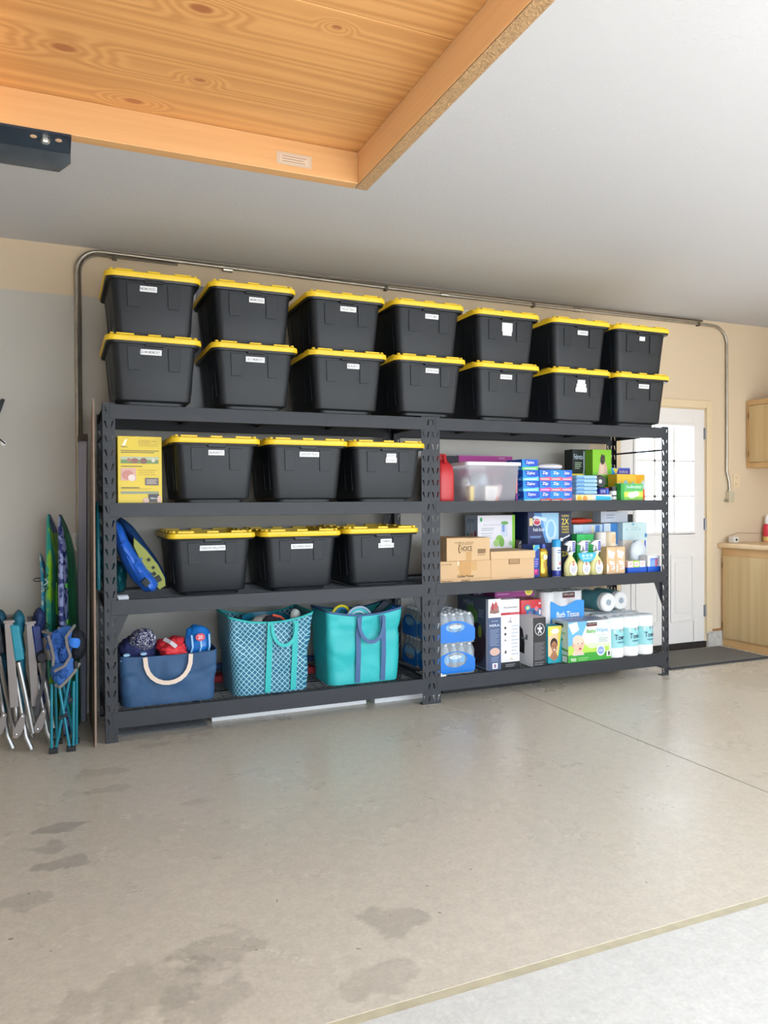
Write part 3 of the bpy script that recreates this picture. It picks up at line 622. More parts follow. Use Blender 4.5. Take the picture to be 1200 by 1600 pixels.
# ================================================================ LEFT RACK CONTENTS
carton('camera_box', 'tall yellow camera carton printed with photos, top left shelf', 'box', .078, .035, DZ[2], .232, .14, .372, 'e6c81a', rough=.35,
       front=[('p', [(.09, .86), (.17, .95), (.22, .96), (.17, .86)], 'fdf6d8'), ('t', 'Nikon', .15, .845, .14, .022, '1d1a10'), ('t', 'D3300', .60, .925, .26, .045, 'b8960f'), ('t', 'DSLR', .82, .93, .12, .02, '8a7210'), ('l', .47, .85, .93, .90, 3, 'c7a616'),
              ('l', .07, .75, .93, .80, 2, '5b4c12'), ('r', .07, .60, .92, .70, '6d8a44'), ('r', .07, .655, .92, .70, 'b8bfa0'), ('e', .38, .64, .09, .04, '8c5a48'), ('e', .58, .64, .08, .045, '7d4f3c'), ('e', .80, .65, .04, .03, 'd9cfc0'), ('e', .25, .65, .04, .03, 'a76b52'),
              ('l', .07, .545, .55, .57, 1, '5b4c12'), ('r', .07, .35, .41, .53, 'd9a898'), ('e', .22, .43, .13, .07, 'c98274'), ('e', .31, .39, .08, .05, 'ead8d0'), ('l', .46, .42, .88, .52, 3, 'd3b21a'), ('r', .61, .28, .92, .39, '6a5a52'), ('l', .65, .30, .88, .37, 3, 'c6b8ac'), ('l', .07, .23, .48, .26, 1, '5b4c12'),
              ('r', .07, .155, .92, .19, '8a947c'), ('l', .07, .215, .75, .24, 1, 'c7a616'), ('r', .68, .03, .93, .15, '23252a'), ('e', .63, .05, .07, .05, 'd8b49c'), ('t', 'Nikon', .80, .09, .14, .022, 'f0f0f0'), ('e', .93, .07, .05, .06, 'd8b49c'), ('l', .07, .0, .6, .03, 1, '3a3214')])

# deflated blue raft leaning in the corner of the middle shelf
M_raft = mat('1f5fc4', .35, bump=.5, bscale=14); M_raftd = mat('1b3f70', .45, bump=.5, bscale=16)
rf = thing('deflated_raft', 'bright blue rolled inflatable raft leaning in the middle shelf corner', 'raft', (0, 0, DZ[1]))
def pad(path, m, hw, th, name, parent, y0=.10, seed=0, n=14):
    b = MB(); rs = []; K = 5; n = 28
    P0 = [Vector(p_) for p_ in path]; pts = []; hw2 = []; th2 = []
    for i_ in range(len(P0)-1):
        a_, b_, c_, d_ = P0[max(i_-1, 0)], P0[i_], P0[i_+1], P0[min(i_+2, len(P0)-1)]
        for s_ in range(K):
            t_ = s_/K
            pts.append(.5*((2*b_)+(c_-a_)*t_+(2*a_-5*b_+4*c_-d_)*t_*t_+(3*b_-a_-3*c_+d_)*t_**3)); hw2.append(hw[i_]+(hw[i_+1]-hw[i_])*t_); th2.append(th[i_]+(th[i_+1]-th[i_])*t_)
    pts.append(P0[-1]); hw2.append(hw[-1]); th2.append(th[-1]); hw, th = hw2, th2
    for j, p_ in enumerate(pts):
        d = (pts[min(j+1, len(pts)-1)]-pts[max(j-1, 0)]).normalized(); nrm = Vector((d.z, 0, -d.x))
        ring = []
        for q in range(n):
            a = 2*PI*q/n; wob = 1+.10*noise.noise(Vector((j*.25+seed, q*.4, seed*2.1)))-.16*(1-min(1, abs(noise.noise(Vector((j*.16+seed, q*.22+j*.1, seed*1.7))))*8))
            ring.append(p_ + nrm*math.cos(a)*th[j]*wob + Vector((0, 1, 0))*math.sin(a)*hw[j]*wob)
        rs.append(ring)
    b.rings(rs, m); return b.build(name, parent, smooth=True)
pad([(.066, .20, .44), (.078, .16, .40), (.108, .14, .30), (.155, .13, .20), (.215, .12, .11), (.258, .13, .052), (.265, .16, .03)], M_raft, [.02, .06, .09, .10, .10, .09, .04], [.01, .028, .040, .050, .052, .045, .02], 'blue_tube', rf, seed=1)
pad([(.10, .30, .44), (.15, .28, .38), (.22, .27, .27), (.28, .26, .17), (.318, .25, .09), (.33, .25, .045)], M_raftd, [.04, .08, .10, .10, .09, .05], [.015, .03, .035, .04, .035, .02], 'dark_blue_tube', rf, seed=4)
b = MB(); d_ = [(.15, .34), (.215, .27), (.278, .185), (.315, .11), (.318, .065), (.285, .045), (.24, .10), (.19, .20), (.15, .29)]
b.rings([[(x+.012, .09, z) for x, z in d_], [(x+.012, .14, z) for x, z in d_]], mat('8d9433', .5)); tag(b.build('printed_flap', rf, bevel=.002), 'olive green printed flap')
for q, (x, z, s) in enumerate(((.288, .105, .024), (.240, .215, .012), (.265, .17, .010), (.268, .135, .014))):
    b = MB(); b.rings([[(x-s, .084, z+s*.3), (x+s*.3, .084, z+s), (x+s, .084, z-s*.3), (x-s*.3, .084, z-s)], [(x-s, .095, z+s*.3), (x+s*.3, .095, z+s), (x+s, .095, z-s*.3), (x-s*.3, .095, z-s)]], mat('1d2118', .6)); b.build('dark_print', rf)
b = MB(); b.rings([[(.19, -.005, .10), (.215, -.005, .125), (.24, -.005, .095), (.215, -.005, .068)], [(.19, .03, .10), (.215, .03, .125), (.24, .03, .095), (.215, .03, .068)]], mat('2c3238', .7)); b.build('valve_patch', rf, bevel=.004)
for q, pp in enumerate(([(.09, .02, .30), (.12, .02, .33)], [(.16, .012, .19), (.20, .015, .23)], [(.12, .02, .24), (.155, .015, .17)])):
    MB().tube([Vector(a_)+Vector((0, .02, 0)) for a_ in pp], .004, M_raft, n=6).build('seam', rf)
tq = thing('teal_pool_bag', 'dark teal folded pool float under the raft at the rack corner', 'pool float', (0, 0, DZ[1]))
blob('folded_vinyl', tq, (.10, .36, .10), (.045, .14, .098), mat('12606e', .35), 3, .3, 10)
blob('folded_vinyl', tq, (.055, .48, .20), (.045, .06, .19), mat('17707c', .35), 5, .25, 9)
wt = thing('white_tray', 'white slatted plastic tray end under the raft', 'tray', (.075, .05, DZ[1]))
MB().box(0, .055, 0, .10, 0, .006, mat('dfe3ee', .4)).build('base_plate', wt)
for i in range(3): MB().box(0, .055, i*.04, i*.04+.008, .006, .02, mat('dfe3ee', .4)).build('slat', wt)

# ---- tote bags
def bag(name, label, x0, x1, y0, y1, z0, h, m, flare=.02, sag=.01, seed=0, group=None, rim=None, tip=0.0):
    t = thing(name, label, 'bag', ((x0+x1)/2, (y0+y1)/2, z0), 0, group)
    w2, d2 = (x1-x0)/2, (y1-y0)/2; rs = []; NK = 24
    for j in range(NK+1):
        f = j/NK; z = h*f; fl = flare*f
        ring = rrect(-w2-fl, w2+fl, -d2-fl*.3, d2+fl*.3, .06-.035*f, z, 5)
        r2 = []
        n_ = len(ring)
        # refine long sides
        for i_ in range(n_):
            p_, q_ = Vector(ring[i_]), Vector(ring[(i_+1) % n_]); r2.append(p_)
            if (q_-p_).length > .1:
                for s in range(1, 22): r2.append(p_.lerp(q_, s/22))
        for p_ in r2:
            k = math.sin(PI*min(1, f*1.05))*.5+.5*f
            nn = noise.noise(Vector((p_.x*7+seed*5, p_.y*7, p_.z*8+seed)))*.022*k - (1-min(1, abs(noise.noise(Vector((p_.x*5+seed*2+p_.z*2, p_.y*4, p_.z*6-p_.x*3))))*7))*.011*k
            dv = Vector((p_.x/w2*.5, p_.y/d2 if p_.y > 0 or True else 0, 0))
            p_ += dv*nn
            if f == 1 or f > .85: p_.z -= (sag*(1-(p_.x/w2)**2) - tip*(p_.x/w2))*(f-.85)/.15
            p_.z = max(p_.z, 0)
        rs.append(r2)
    b = MB(); b.rings(rs, m, cap1=False); o = b.build('bag_body', t, smooth=True, solid=.004)
    if rim:
        b = MB(); top = rs[-1]; b.tube(top+[top[0]], .007, rim, n=6); b.build('rim_binding', t, smooth=True)
    return t
def handle(t, xa, xb, ztop, zlow, yf, wdt, m, name='handle', yk=.012):
    n = 12; pts = []
    for i in range(n+1):
        f = i/n; x = (xa+xb)/2 - (xb-xa)/2*math.cos(PI*f)
        z = ztop-(ztop-zlow)*math.sin(PI*f)**.8
        pts.append((x, yf-yk*math.sin(PI*f)-.006, z))
    b = MB(); b.ribbon(pts, None, wdt, .004, m); return b.build(name, t, smooth=True)
b1 = bag('blue_tote_bag', 'navy blue canvas bag with cream handle on the bottom shelf', .095, .605, .10, .44, DZ[0], .285, mat('33577f', .65, var=.12, vscale=6, bump=.3, bscale=20), flare=.012, sag=.012, seed=1)
handle(b1, -.135, .115, .275, .125, -.187, .024, mat('ead6c4', .7))
def rod(t, pts, r, m, name): return MB().tube(pts, r, m).build(name, t, smooth=True)
# contents of the blue bag
m_pat = bpy.data.materials.new('navy_squiggle_cloth'); m_pat.use_nodes = True; nt = m_pat.node_tree; pb = nt.nodes['Principled BSDF']
tc = nt.nodes.new('ShaderNodeTexCoord'); vo = nt.nodes.new('ShaderNodeTexNoise'); vo.inputs['Scale'].default_value = 85; vo.inputs['Detail'].default_value = 0; nt.links.new(tc.outputs['Object'], vo.inputs['Vector'])
sb = nt.nodes.new('ShaderNodeMath'); sb.operation = 'SUBTRACT'; sb.inputs[1].default_value = .5; nt.links.new(vo.outputs['Fac'], sb.inputs[0]); ab = nt.nodes.new('ShaderNodeMath'); ab.operation = 'ABSOLUTE'; nt.links.new(sb.outputs[0], ab.inputs[0])
lt = nt.nodes.new('ShaderNodeMath'); lt.operation = 'LESS_THAN'; lt.inputs[1].default_value = .035; nt.links.new(ab.outputs[0], lt.inputs[0])
mx = nt.nodes.new('ShaderNodeMix'); mx.data_type = 'RGBA'; mx.inputs[6].default_value = (*lin('1d2350'), 1); mx.inputs[7].default_value = (*lin('e6e8f0'), 1); nt.links.new(lt.outputs[0], mx.inputs[0]); nt.links.new(mx.outputs[2], pb.inputs['Base Color']); pb.inputs['Roughness'].default_value = .8
nb = thing('swim_vest', 'navy cloth bundle with white squiggle print in the blue bag', 'clothing', (.18, .20, DZ[0]+.26))
blob('navy_cloth', nb, (0, .02, .045), (.105, .09, .085), mat('232a5c', .8), 1, .25, 8, sub=4)
o = blob('printed_cloth', nb, (.035, -.035, .105), (.075, .06, .062), m_pat, 2, .2, 9, sub=4); tag(o, 'white squiggle print')
for q, (x, z) in enumerate(((-.06, .03), (-.03, -.0), (.03, .03), (-.075, -.0))):
    b = MB(); pts = []
    b.rings([[(x+.018*math.cos(k*PI/5), -.098, z+.007*math.sin(k*PI/5)) for k in range(10)], [(x+.018*math.cos(k*PI/5), -.06, z+.007*math.sin(k*PI/5)) for k in range(10)]], mat('9cc7e6', .7)); b.build('fish_print', nb)
rc = thing('red_cloth', 'red crumpled cloth with a white tag in the blue bag', 'clothing', (.37, .20, DZ[0]+.24))
blob('cloth', rc, (0, 0, .05), (.095, .08, .055), mat('e0353f', .6), 7, .4, 16, sub=4); blob('cloth', rc, (.03, .01, .095), (.045, .05, .028), mat('d32f3a', .6), 8, .3, 16)
b = MB(); b.ribbon([(-.04, -.03, .115), (-.01, -.075, .10), (.02, -.09, .075)], (1, 0, .6), .022, .003, mat('d9d6dc', .6)); b.build('tag', rc)
dp = thing('swim_diaper_pack', 'blue glossy pack with red badge in the blue bag', 'pack', (.525, .20, DZ[0]+.22))
blob('film_pack', dp, (0, 0, .10), (.078, .06, .105), mat('1f74c9', .25, var=.1, vscale=20), 9, .18, 9, sub=4)
b = MB(); add_art(b, [('e', .5, .5, .5, .5, 'd84a5e'), ('t', '20', .5, .5, .5, .5, 'f6e8ec')], (-.025, -.073, .115), (.055, 0, 0), (0, 0, .045)); finish_art(b, 'badge', dp)
for q in range(3): MB().ribbon([(-.06+q*.05, -.062, .02), (-.04+q*.048, -.069, .08), (-.045+q*.05, -.058, .15)], (1, 0, .2), .010, .003, mat('7fb9ea', .3)).build('light_stripe', dp)
gl = blob('gold_wrapper', None, (.565, .29, DZ[0]+.345), (.045, .03, .022), mat('b59a52', .35, .3), 12, .4, 22); tag(gl, 'small gold and olive wrapper behind the blue pack', 'wrapper')

# trellis tote
m_tr = bpy.data.materials.new('trellis_fabric'); m_tr.use_nodes = True; nt = m_tr.node_tree; pb = nt.nodes['Principled BSDF']; N = nt.nodes.new; L = nt.links.new
tc = N('ShaderNodeTexCoord'); sp = N('ShaderNodeSeparateXYZ'); L(tc.outputs['Object'], sp.inputs[0])
yy = N('ShaderNodeMath'); yy.operation = 'SUBTRACT'; L(sp.outputs['X'], yy.inputs[0]); L(sp.outputs['Y'], yy.inputs[1])
outs = []
for sg in ('ADD', 'SUBTRACT'):
    a_ = N('ShaderNodeMath'); a_.operation = sg; L(yy.outputs[0], a_.inputs[0]); L(sp.outputs['Z'], a_.inputs[1])
    c_ = N('ShaderNodeMath'); c_.operation = 'PINGPONG'; c_.inputs[1].default_value = .0165; L(a_.outputs[0], c_.inputs[0])
    d_ = N('ShaderNodeMath'); d_.operation = 'LESS_THAN'; d_.inputs[1].default_value = .0030; L(c_.outputs[0], d_.inputs[0]); outs.append(d_)
mxx = N('ShaderNodeMath'); mxx.operation = 'MAXIMUM'; L(outs[0].outputs[0], mxx.inputs[0]); L(outs[1].outputs[0], mxx.inputs[1])
mx = N('ShaderNodeMix'); mx.data_type = 'RGBA'; mx.inputs[6].default_value = (*lin('22688c'), 1); mx.inputs[7].default_value = (*lin('9fd6dc'), 1); L(mxx.outputs[0], mx.inputs[0]); L(mx.outputs[2], pb.inputs['Base Color']); pb.inputs['Roughness'].default_value = .5
M_aq = mat('35bfbe', .55); M_slate = mat('4a6a98', .6)
b2 = bag('trellis_tote_bag', 'blue tote bag with white trellis pattern and aqua straps', .715, 1.165, .09, .46, DZ[0], .455, m_tr, flare=.03, sag=.035, seed=2, rim=M_aq)
for x in (-.02, .135):
    b = MB(); b.ribbon([(x-.01, -.195, .008), (x-.004, -.207, .18), (x, -.212, .32), (x+.006, -.212, .425)], (1, 0, 0), .034, .004, M_aq); b.build('strap', b2)
handle(b2, -.006, .140, .41, .285, -.214, .020, M_aq)
bb = thing('beach_bucket', 'dark teal round tub rim sticking out of the trellis bag', 'tub', (.945, .27, DZ[0]+.20))
b = MB(); b.lathe([(.10, 0), (.150, .21), (.156, .225), (.146, .23), (.138, .20)], mat('1c7d9c', .4), n=28); ob_ = b.build('tub_body', bb, smooth=True)
bb.rotation_euler = (.12, 0, 0)
tw = thing('rolled_towel', 'white towel with dark and orange stripe inside the teal tub', 'towel', (.94, .25, DZ[0]+.36)); blob('towel_fold', tw, (0, 0, .03), (.085, .06, .055), mat('cfc9c0', .8), 3, .2, 12); blob('dark_fold', tw, (.02, -.05, .055), (.05, .02, .035), mat('27222c', .8), 5, .2, 12)
MB().tube([(.03, -.065, .09), (.08, -.06, .075), (.11, -.05, .05)], .008, mat('d85a3c', .7)).build('orange_edge', tw, smooth=True)
wc = blob('white_cloth', None, (1.125, .22, DZ[0]+.43), (.032, .032, .045), mat('dfe6df', .6), 6, .12, 10); tag(wc, 'small white rounded cloth at the right side of the trellis bag', 'cloth')

# aqua tote
b3 = bag('aqua_tote_bag', 'plain aqua tote bag with slate blue straps', 1.305, 1.775, .10, .42, DZ[0], .455, mat('31bec0', .5, var=.06, vscale=5, bump=.35, bscale=9), flare=.018, sag=.03, seed=5, rim=M_slate)
for x in (-.055, .115):
    b = MB(); s = 1 if x > 0 else -1
    b.ribbon([(x+.0, -.168, .008), (x+.003, -.180, .18), (x, -.186, .32), (x-.01*s, -.187, .42)], (1, 0, 0), .032, .004, M_slate); b.build('strap', b3)
handle(b3, -.055, .115, .415, .26, -.190, .022, M_slate)
def torus_part(t, name, c, R, r, m, a0=0, a1=PI, n=16, y=0):
    return MB().tube([(c[0]+R*math.cos(a0+(a1-a0)*i/n), c[1], c[2]+R*math.sin(a0+(a1-a0)*i/n)) for i in range(n+1)], r, m).build(name, t, smooth=True)
gg = thing('swim_goggles', 'yellow-edged snorkel mask poking out of the aqua bag', 'mask', (1.425, .215, DZ[0]+.40))
torus_part(gg, 'yellow_frame', (0, 0, .02), .055, .009, mat('e6d92c', .4), n=18); torus_part(gg, 'blue_skirt', (.006, .01, .02), .038, .011, mat('1a6aa0', .4)); MB().lathe([(.008, 0), (.012, .01), (.010, .025)], mat('e6d92c', .4), c=(-.058, -.0, .02), n=10).build('clip', gg)
hs = thing('coiled_pool_hose', 'pale blue ringed collapsible bowl rim in the aqua bag', 'bowl', (1.52, .15, DZ[0]+.385))
for q, (R_, cc) in enumerate(((.085, 'a9bdd2'), (.070, '4cc4cf'), (.056, 'b7dce2'), (.044, '2c9aa8'), (.032, 'aab3bb'))): torus_part(hs, 'ring', (0, q*.006, .0), R_, .008, mat(cc, .4))
fp = thing('swim_fin', 'black and blue swim fin slanting out of the aqua bag', 'swim fin', (1.70, .22, DZ[0]+.36))
b = MB(); b.rings([[(-.10, 0, .02), (.02, 0, .13), (.075, 0, .115), (-.06, 0, .0)], [(-.10, .02, .02), (.02, .02, .13), (.075, .02, .115), (-.06, .02, .0)]], mat('1d2a3a', .6)); b.build('dark_blade', fp, bevel=.005)
b = MB(); b.rings([[(-.05, -.03, .02), (.085, -.03, .095), (.10, -.03, .075), (.0, -.03, .0)], [(-.05, -.01, .02), (.085, -.01, .095), (.10, -.01, .075), (.0, -.01, .0)]], mat('1d66d6', .4)); b.build('blue_blade', fp, bevel=.004)
nt2 = blob('mesh_bag', None, (1.60, .33, DZ[0]+.40), (.055, .04, .055), mat('10333c', .7), 9, .3, 14); tag(nt2, 'dark teal mesh bag between the bowl and the swim fin', 'bag')
# cloth behind the bags
cl = thing('folded_blanket', 'folded blue and red blanket lying behind the beach bags', 'blanket', (0, 0, DZ[0]))
MB().box(.64, 1.34, .47, .585, 0, .045, mat('a02c34', .8)).build('red_fold', cl, bevel=.012, seg=3)
blob('blue_fold', cl, (1.0, .53, .09), (.36, .05, .045), mat('24406e', .8), 2, .2, 14)

# wire panel and white boards on the floor below the racks
wp = wd.build('spare_wire_panel'); tag(wp, 'spare wire shelf panel lying on the floor under the left rack', 'wire panel'); wp.location = (.06, .10, .0086); wp.scale = (.26, .75, 1)
MB_ = MB().box(.60, 1.58, .185, .30, 0, .03, mat('eeeef0', .5))
tag(MB_.build('shelf_board', bevel=.002), 'white board on the floor under the left rack, nearest the front', 'board')
tag(MB().box(1.63, 2.10, .165, .30, 0, .030, mat('e4e5e8', .5)).build('shelf_board', bevel=.002), 'white board on the floor below the joint of the two racks', 'board')
tag(MB().box(2.14, 2.92, .20, .42, 0, .026, mat('15171b', .6)).build('black_board', bevel=.002), 'black flat strip on the floor under the right rack', 'board')
#--RIGHT--
# ================================================================ RIGHT RACK, UPPER SHELF
Z3, Z2, Z1 = DZ[2], DZ[1], DZ[0]
jg = thing('red_fuel_jug', 'red plastic jug half hidden behind the middle rack posts', 'jug', (2.105, .14, Z3))
b = MB(); b.rings([rrect(-.06*r, .06*r, -.085*r, .085*r, .03*r, z, 4) for z, r in ((0, .96), (.01, 1), (.19, 1), (.235, .9), (.26, .6), (.275, .45))], mat('c22b30', .35)); b.build('jug_body', jg, smooth=True)
MB().tube([(.0, -.06, .25), (.0, -.04, .30), (.02, .03, .31), (.02, .07, .25)], .014, mat('c22b30', .35)).build('handle', jg, smooth=True)
MB().lathe([(.030, .27), (.034, .275), (.034, .31), (.028, .318)], mat('cf3a3a', .4), n=16).build('cap', jg, smooth=True)
# clear bin
M_clear = mat('ecebf2', .35, alpha=.31)
cbn = thing('clear_storage_bin', 'translucent white plastic bin filled with small packs on the right upper shelf', 'storage bin', (2.245, .045, Z3))
b = MB(); wB, dB, hB = .415, .46, .262
b.rings([rrect(.02, wB-.02, .02, dB-.02, .03, 0, 4), rrect(.002, wB-.002, .002, dB-.002, .03, hB-.03, 4), rrect(-.003, wB+.003, -.003, dB+.003, .03, hB, 4)], M_clear, cap1=False); b.build('bin_body', cbn, smooth=True)
b = MB(); r0 = rrect(-.006, wB+.006, -.006, dB+.006, .03, hB-.020, 4); b.rings([r0, rrect(-.010, wB+.010, -.010, dB+.010, .03, hB-.018, 4), rrect(-.010, wB+.010, -.010, dB+.010, .03, hB+.004, 4), rrect(.004, wB-.004, .004, dB-.004, .03, hB+.006, 4)], mat('f1eef2', .4, alpha=.85), cap0=False, cap1=False); b.build('rim', cbn, smooth=True)
for nm, c, r, col, sd, lb in (('bag', (.085, .20, .10), (.040, .08, .080), 'e3ecf2', 1, 'white packet at the left inside the clear bin'), ('bag', (.205, .20, .115), (.062, .08, .095), 'a8b6c4', 2, 'grey-blue filled packet inside the clear bin'), ('bag', (.33, .20, .07), (.042, .08, .055), 'e8c9cc', 3, 'pinkish packet at the right inside the clear bin')):
    t_ = thing('small_packet', lb, 'packet', (2.245, .045, Z3+.003)); blob('film_pack', t_, c, r, mat(col, .4), sd, .25, 12)
t_ = carton('yellow_packet', 'small yellow packet seen through the left side of the clear bin', 'packet', 2.285, .075, Z3+.003, .03, .05, .105, 'f2cf2a')
t_ = carton('flyer_packet', 'white printed packet with orange corner inside the clear bin', 'packet', 2.40, .075, Z3+.003, .10, .03, .105, 'efe6de', front=[('l', .15, .2, .8, .8, 5, 'b9bcc8'), ('p', [(.7, 0), (1, 0), (1, .5)], 'ec7d62')])
carton('flat_carton', 'magenta flat carton lying on its edge behind the clear bin', 'box', 2.455, .535, Z3, .455, .04, .34, 'b43a92', front=[('t', 'LEVEL', .80, .955, .12, .03, 'f1d9ea'), ('r', 0, .985, 1, 1, 'c65aa8')])
carton('flat_carton', 'black flat carton between the red jug and the magenta carton', 'box', 2.17, .535, Z3, .285, .04, .335, '231826')
# bag boxes
def zip_art(band, word='Ziploc', blue2='1550c8'):
    return [('r', 0, 0, 1, 1, '1a8fe0'), ('p', [(.12, .98), (1, .98), (1, .40), (.75, .33), (.45, .36), (.2, .5)], blue2), ('r', 0, 0, 1, .24, band), ('p', [(0, .24), (.5, .28), (1, .36), (1, .24)], band), ('t', word, .5, .68, .52, .34, 'ffffff'), ('l', .12, .06, .88, .2, 1, 'f4f8fb')]
hz = .072
for k in range(4):
    carton('plastic_bag_box', ['turquoise banded', 'turquoise banded', 'turquoise banded', 'green banded'][k] + ' blue plastic bag box, ' + ['bottom', 'second', 'third', 'top'][k] + ' of the wide stack right of the clear bin', 'box',
           2.687-.0035*k, .05+.004*(k % 2), Z3+k*(hz+.0005), .128, .20, hz, '1a7fe0', front=zip_art('6fd6ee' if k < 3 else '6fd65a'), left=zip_art('3aa0e8'), group='blue plastic bag boxes')
bands = [['e8512e', 'e8512e', 'ee6a86'], ['f04aa8', 'f0607a', 'ee6a86'], ['f0607a', 'f0607a', 'ee5a86']]
rown = ['bottom', 'middle', 'top']; coln = ['left', 'centre', 'right']
for r in range(3):
    for c in range(3):
        carton('sandwich_bag_box', f'small blue {"orange" if bands[r][c]=="e8512e" else "pink"}-banded bag box, {rown[r]} row, {coln[c]} column of nine', 'box',
               2.817+c*.0905, .052, Z3+r*.0735, .0895, .18, .073, '1a6fe0', front=zip_art(bands[r][c], 'Ziploc' if c == 2 else 'Zip', '2a63d0' if c != 1 else '1c86e0'), group='small sandwich bag boxes')
gp = thing('white_film_pack', 'white film-wrapped pack lying on the small bag boxes', 'pack', (2.955, .14, Z3+.2215)); blob('film_pack', gp, (0, 0, .024), (.115, .06, .024), mat('e6e2e2', .25), 4, .12, 9, sub=4)
tp2 = thing('dark_magenta_box', 'narrow navy and pink box between the clear bin and the blue bag boxes', 'box', (2.650, .09, Z3))
MB().box(0, .018, 0, .16, 0, .19, mat('1d2a78', .4)).build('carton', tp2, bevel=.001); a = MB(); add_art(a, [('r', .0, .3, .6, .85, 'e88a7a'), ('r', 0, 0, .6, .25, 'a0268a')], (0, 0, 0), (.018, 0, 0), (0, 0, .19)); finish_art(a, 'front_print', tp2)
carton('cleaner_box', 'black box with green grass print standing at the back of the right upper shelf', 'box', 3.355, .40, Z3, .178, .10, .395, '16201c', front=[('t', 'Febreze', .3, .86, .46, .10, 'c6d4e6'), ('l', .12, .62, .48, .76, 4, 'a8bba6'), ('r', .56, .38, .97, .97, 'c4cfe2'), ('e', .78, .56, .16, .12, '3fa348'), ('p', [(.35, .3), (.55, .62), (.56, .38)], '2e7a34')])
carton('dog_bag_box', 'tall bright green box with a sitting pug dog picture', 'box', 3.463, .30, Z3, .176, .09, .39, '8ed32e', front=[('r', 0, 0, 1, .45, '4fbe3a'), ('p', [(0, .45), (1, .45), (1, .62), (0, .55)], '74ca34'), ('p', [(.28, .52), (.36, .72), (.48, .78), (.66, .76), (.76, .66), (.78, .52)], 'e0c0a8'), ('p', [(.36, .52), (.42, .7), (.58, .7), (.6, .52)], 'ead0ba'), ('e', .52, .80, .13, .09, '4c4238'), ('e', .49, .87, .05, .045, '3a322c'), ('e', .60, .86, .04, .04, '3a322c'), ('e', .50, .77, .06, .035, '2a2420'), ('e', .24, .50, .07, .02, 'c9a68c'), ('e', .8, .50, .06, .02, 'c9a68c'), ('t', '700', .5, .42, .2, .06, 'e6f6c8'), ('t', 'DOG WASTE BAGS', .5, .35, .55, .04, 'e6f6c8')])
# stack of blue wipe packs, flat wipes, yellow boxes
for k in range(5):
    t_ = thing('wipes_pack', 'pale blue wipes pack, ' + ['lowest', 'second', 'middle', 'fourth', 'topmost'][k] + ' in the stack of five', 'pack', (3.250, .155, Z3+.0505+k*.0272), group='pale blue wipes packs')
    b = MB(); wv = .090
    b.rings([rrect(-wv, wv, -.06, .06, .012, .002), rrect(-wv-.003, wv+.003, -.063, .063, .014, .013), rrect(-wv, wv, -.06, .06, .012, .0265)], mat('8fc0ea', .3)); b.build('film_pack', t_, smooth=True)
    a = MB(); add_art(a, [('r', 0, .1, .35, .6, '4f8fd6'), ('r', .35, .2, 1, .9, 'b4dcf4'), ('l', .4, .3, .9, .7, 1, '5c86b4')], (-.085, -.0635, .004), (.17, 0, 0), (0, 0, .018)); finish_art(a, 'front_print', t_)
carton('pad_pack', 'wide low white pack with blue and orange print under the wipes stack', 'pack', 3.125, .06, Z3, .315, .19, .049, 'f0ece0', front=[('r', 0, 0, .45, .95, 'f3e3a4'), ('e', .1, .5, .06, .4, 'f4c43a'), ('e', .25, .45, .06, .4, 'f6a24a'), ('e', .38, .5, .05, .35, 'fbe9c8'), ('p', [(.55, .85), (.98, .7), (.98, .15), (.55, .1)], '3cc3e6')])
carton('yellow_wipes_box', 'yellow box behind the pale blue wipes stack', 'box', 3.145, .26, Z3, .20, .12, .205, 'f3dc3a', front=[('r', 0, 0, 1, .8, 'f5e98a')])
carton('striped_box', 'small box with pink and yellow stripes beside the bag box stack', 'box', 3.092, .10, Z3, .028, .12, .20, 'c6c2d2', front=[('r', 0, .8, 1, 1, 'f0b0a0'), ('r', 0, .72, 1, .88, 'f5d84a'), ('r', 0, .5, 1, .72, '3a4ac6'), ('l', .1, .05, .9, .45, 5, '9a5a7a')])
rl = thing('black_tape_roll', 'black round roll standing on edge in front of the green pug box', 'roll', (3.395, .12, Z3+.145))
MB().lathe([(.0, 0), (.042, 0), (.044, .004), (.044, .07), (.042, .074), (0, .074)], mat('17181a', .35), n=24, axis='y').build('roll_body', rl, smooth=True)
MB().lathe([(0, -.002), (.014, -.002), (.014, .002)], mat('e9e9e9', .4), c=(-.008, 0, 0), n=16, axis='y').build('white_core', rl)
MB().lathe([(.030, 0), (.0435, .0), (.0435, .075), (.03, .075)], mat('7b6a58', .6), c=(-.010, .01, .004), n=20, axis='y').build('brown_roll', rl)
carton('navy_pouch', 'dark navy packet under the black roll', 'packet', 3.345, .075, Z3+.0495, .085, .10, .045, '1a2386', front=[('t', 'OXI', .35, .5, .5, .5, 'b9c6ee'), ('r', .75, .1, .9, .9, '3a7ae0')])
carton('blue_red_packet', 'blue packet with red edge right of the navy packet', 'packet', 3.432, .12, Z3+.0495, .026, .08, .052, '2a3aa8', front=[('r', 0, .8, 1, 1, 'd83a4a')])
cn = thing('black_white_can', 'small black and white canister left of the green box', 'can', (3.487, .105, Z3))
MB().lathe([(.026, 0), (.027, .003), (.027, .10), (.024, .106)], mat('e2e4e2', .35), n=18).build('can_body', cn, smooth=True)
a = MB(); [a.lathe([(.0276, z0), (.0276, z1)], mat('1e2422', .4), n=18) for z0, z1 in ((.0, .012), (.035, .045), (.075, .105))]; a.build('dark_band', cn)
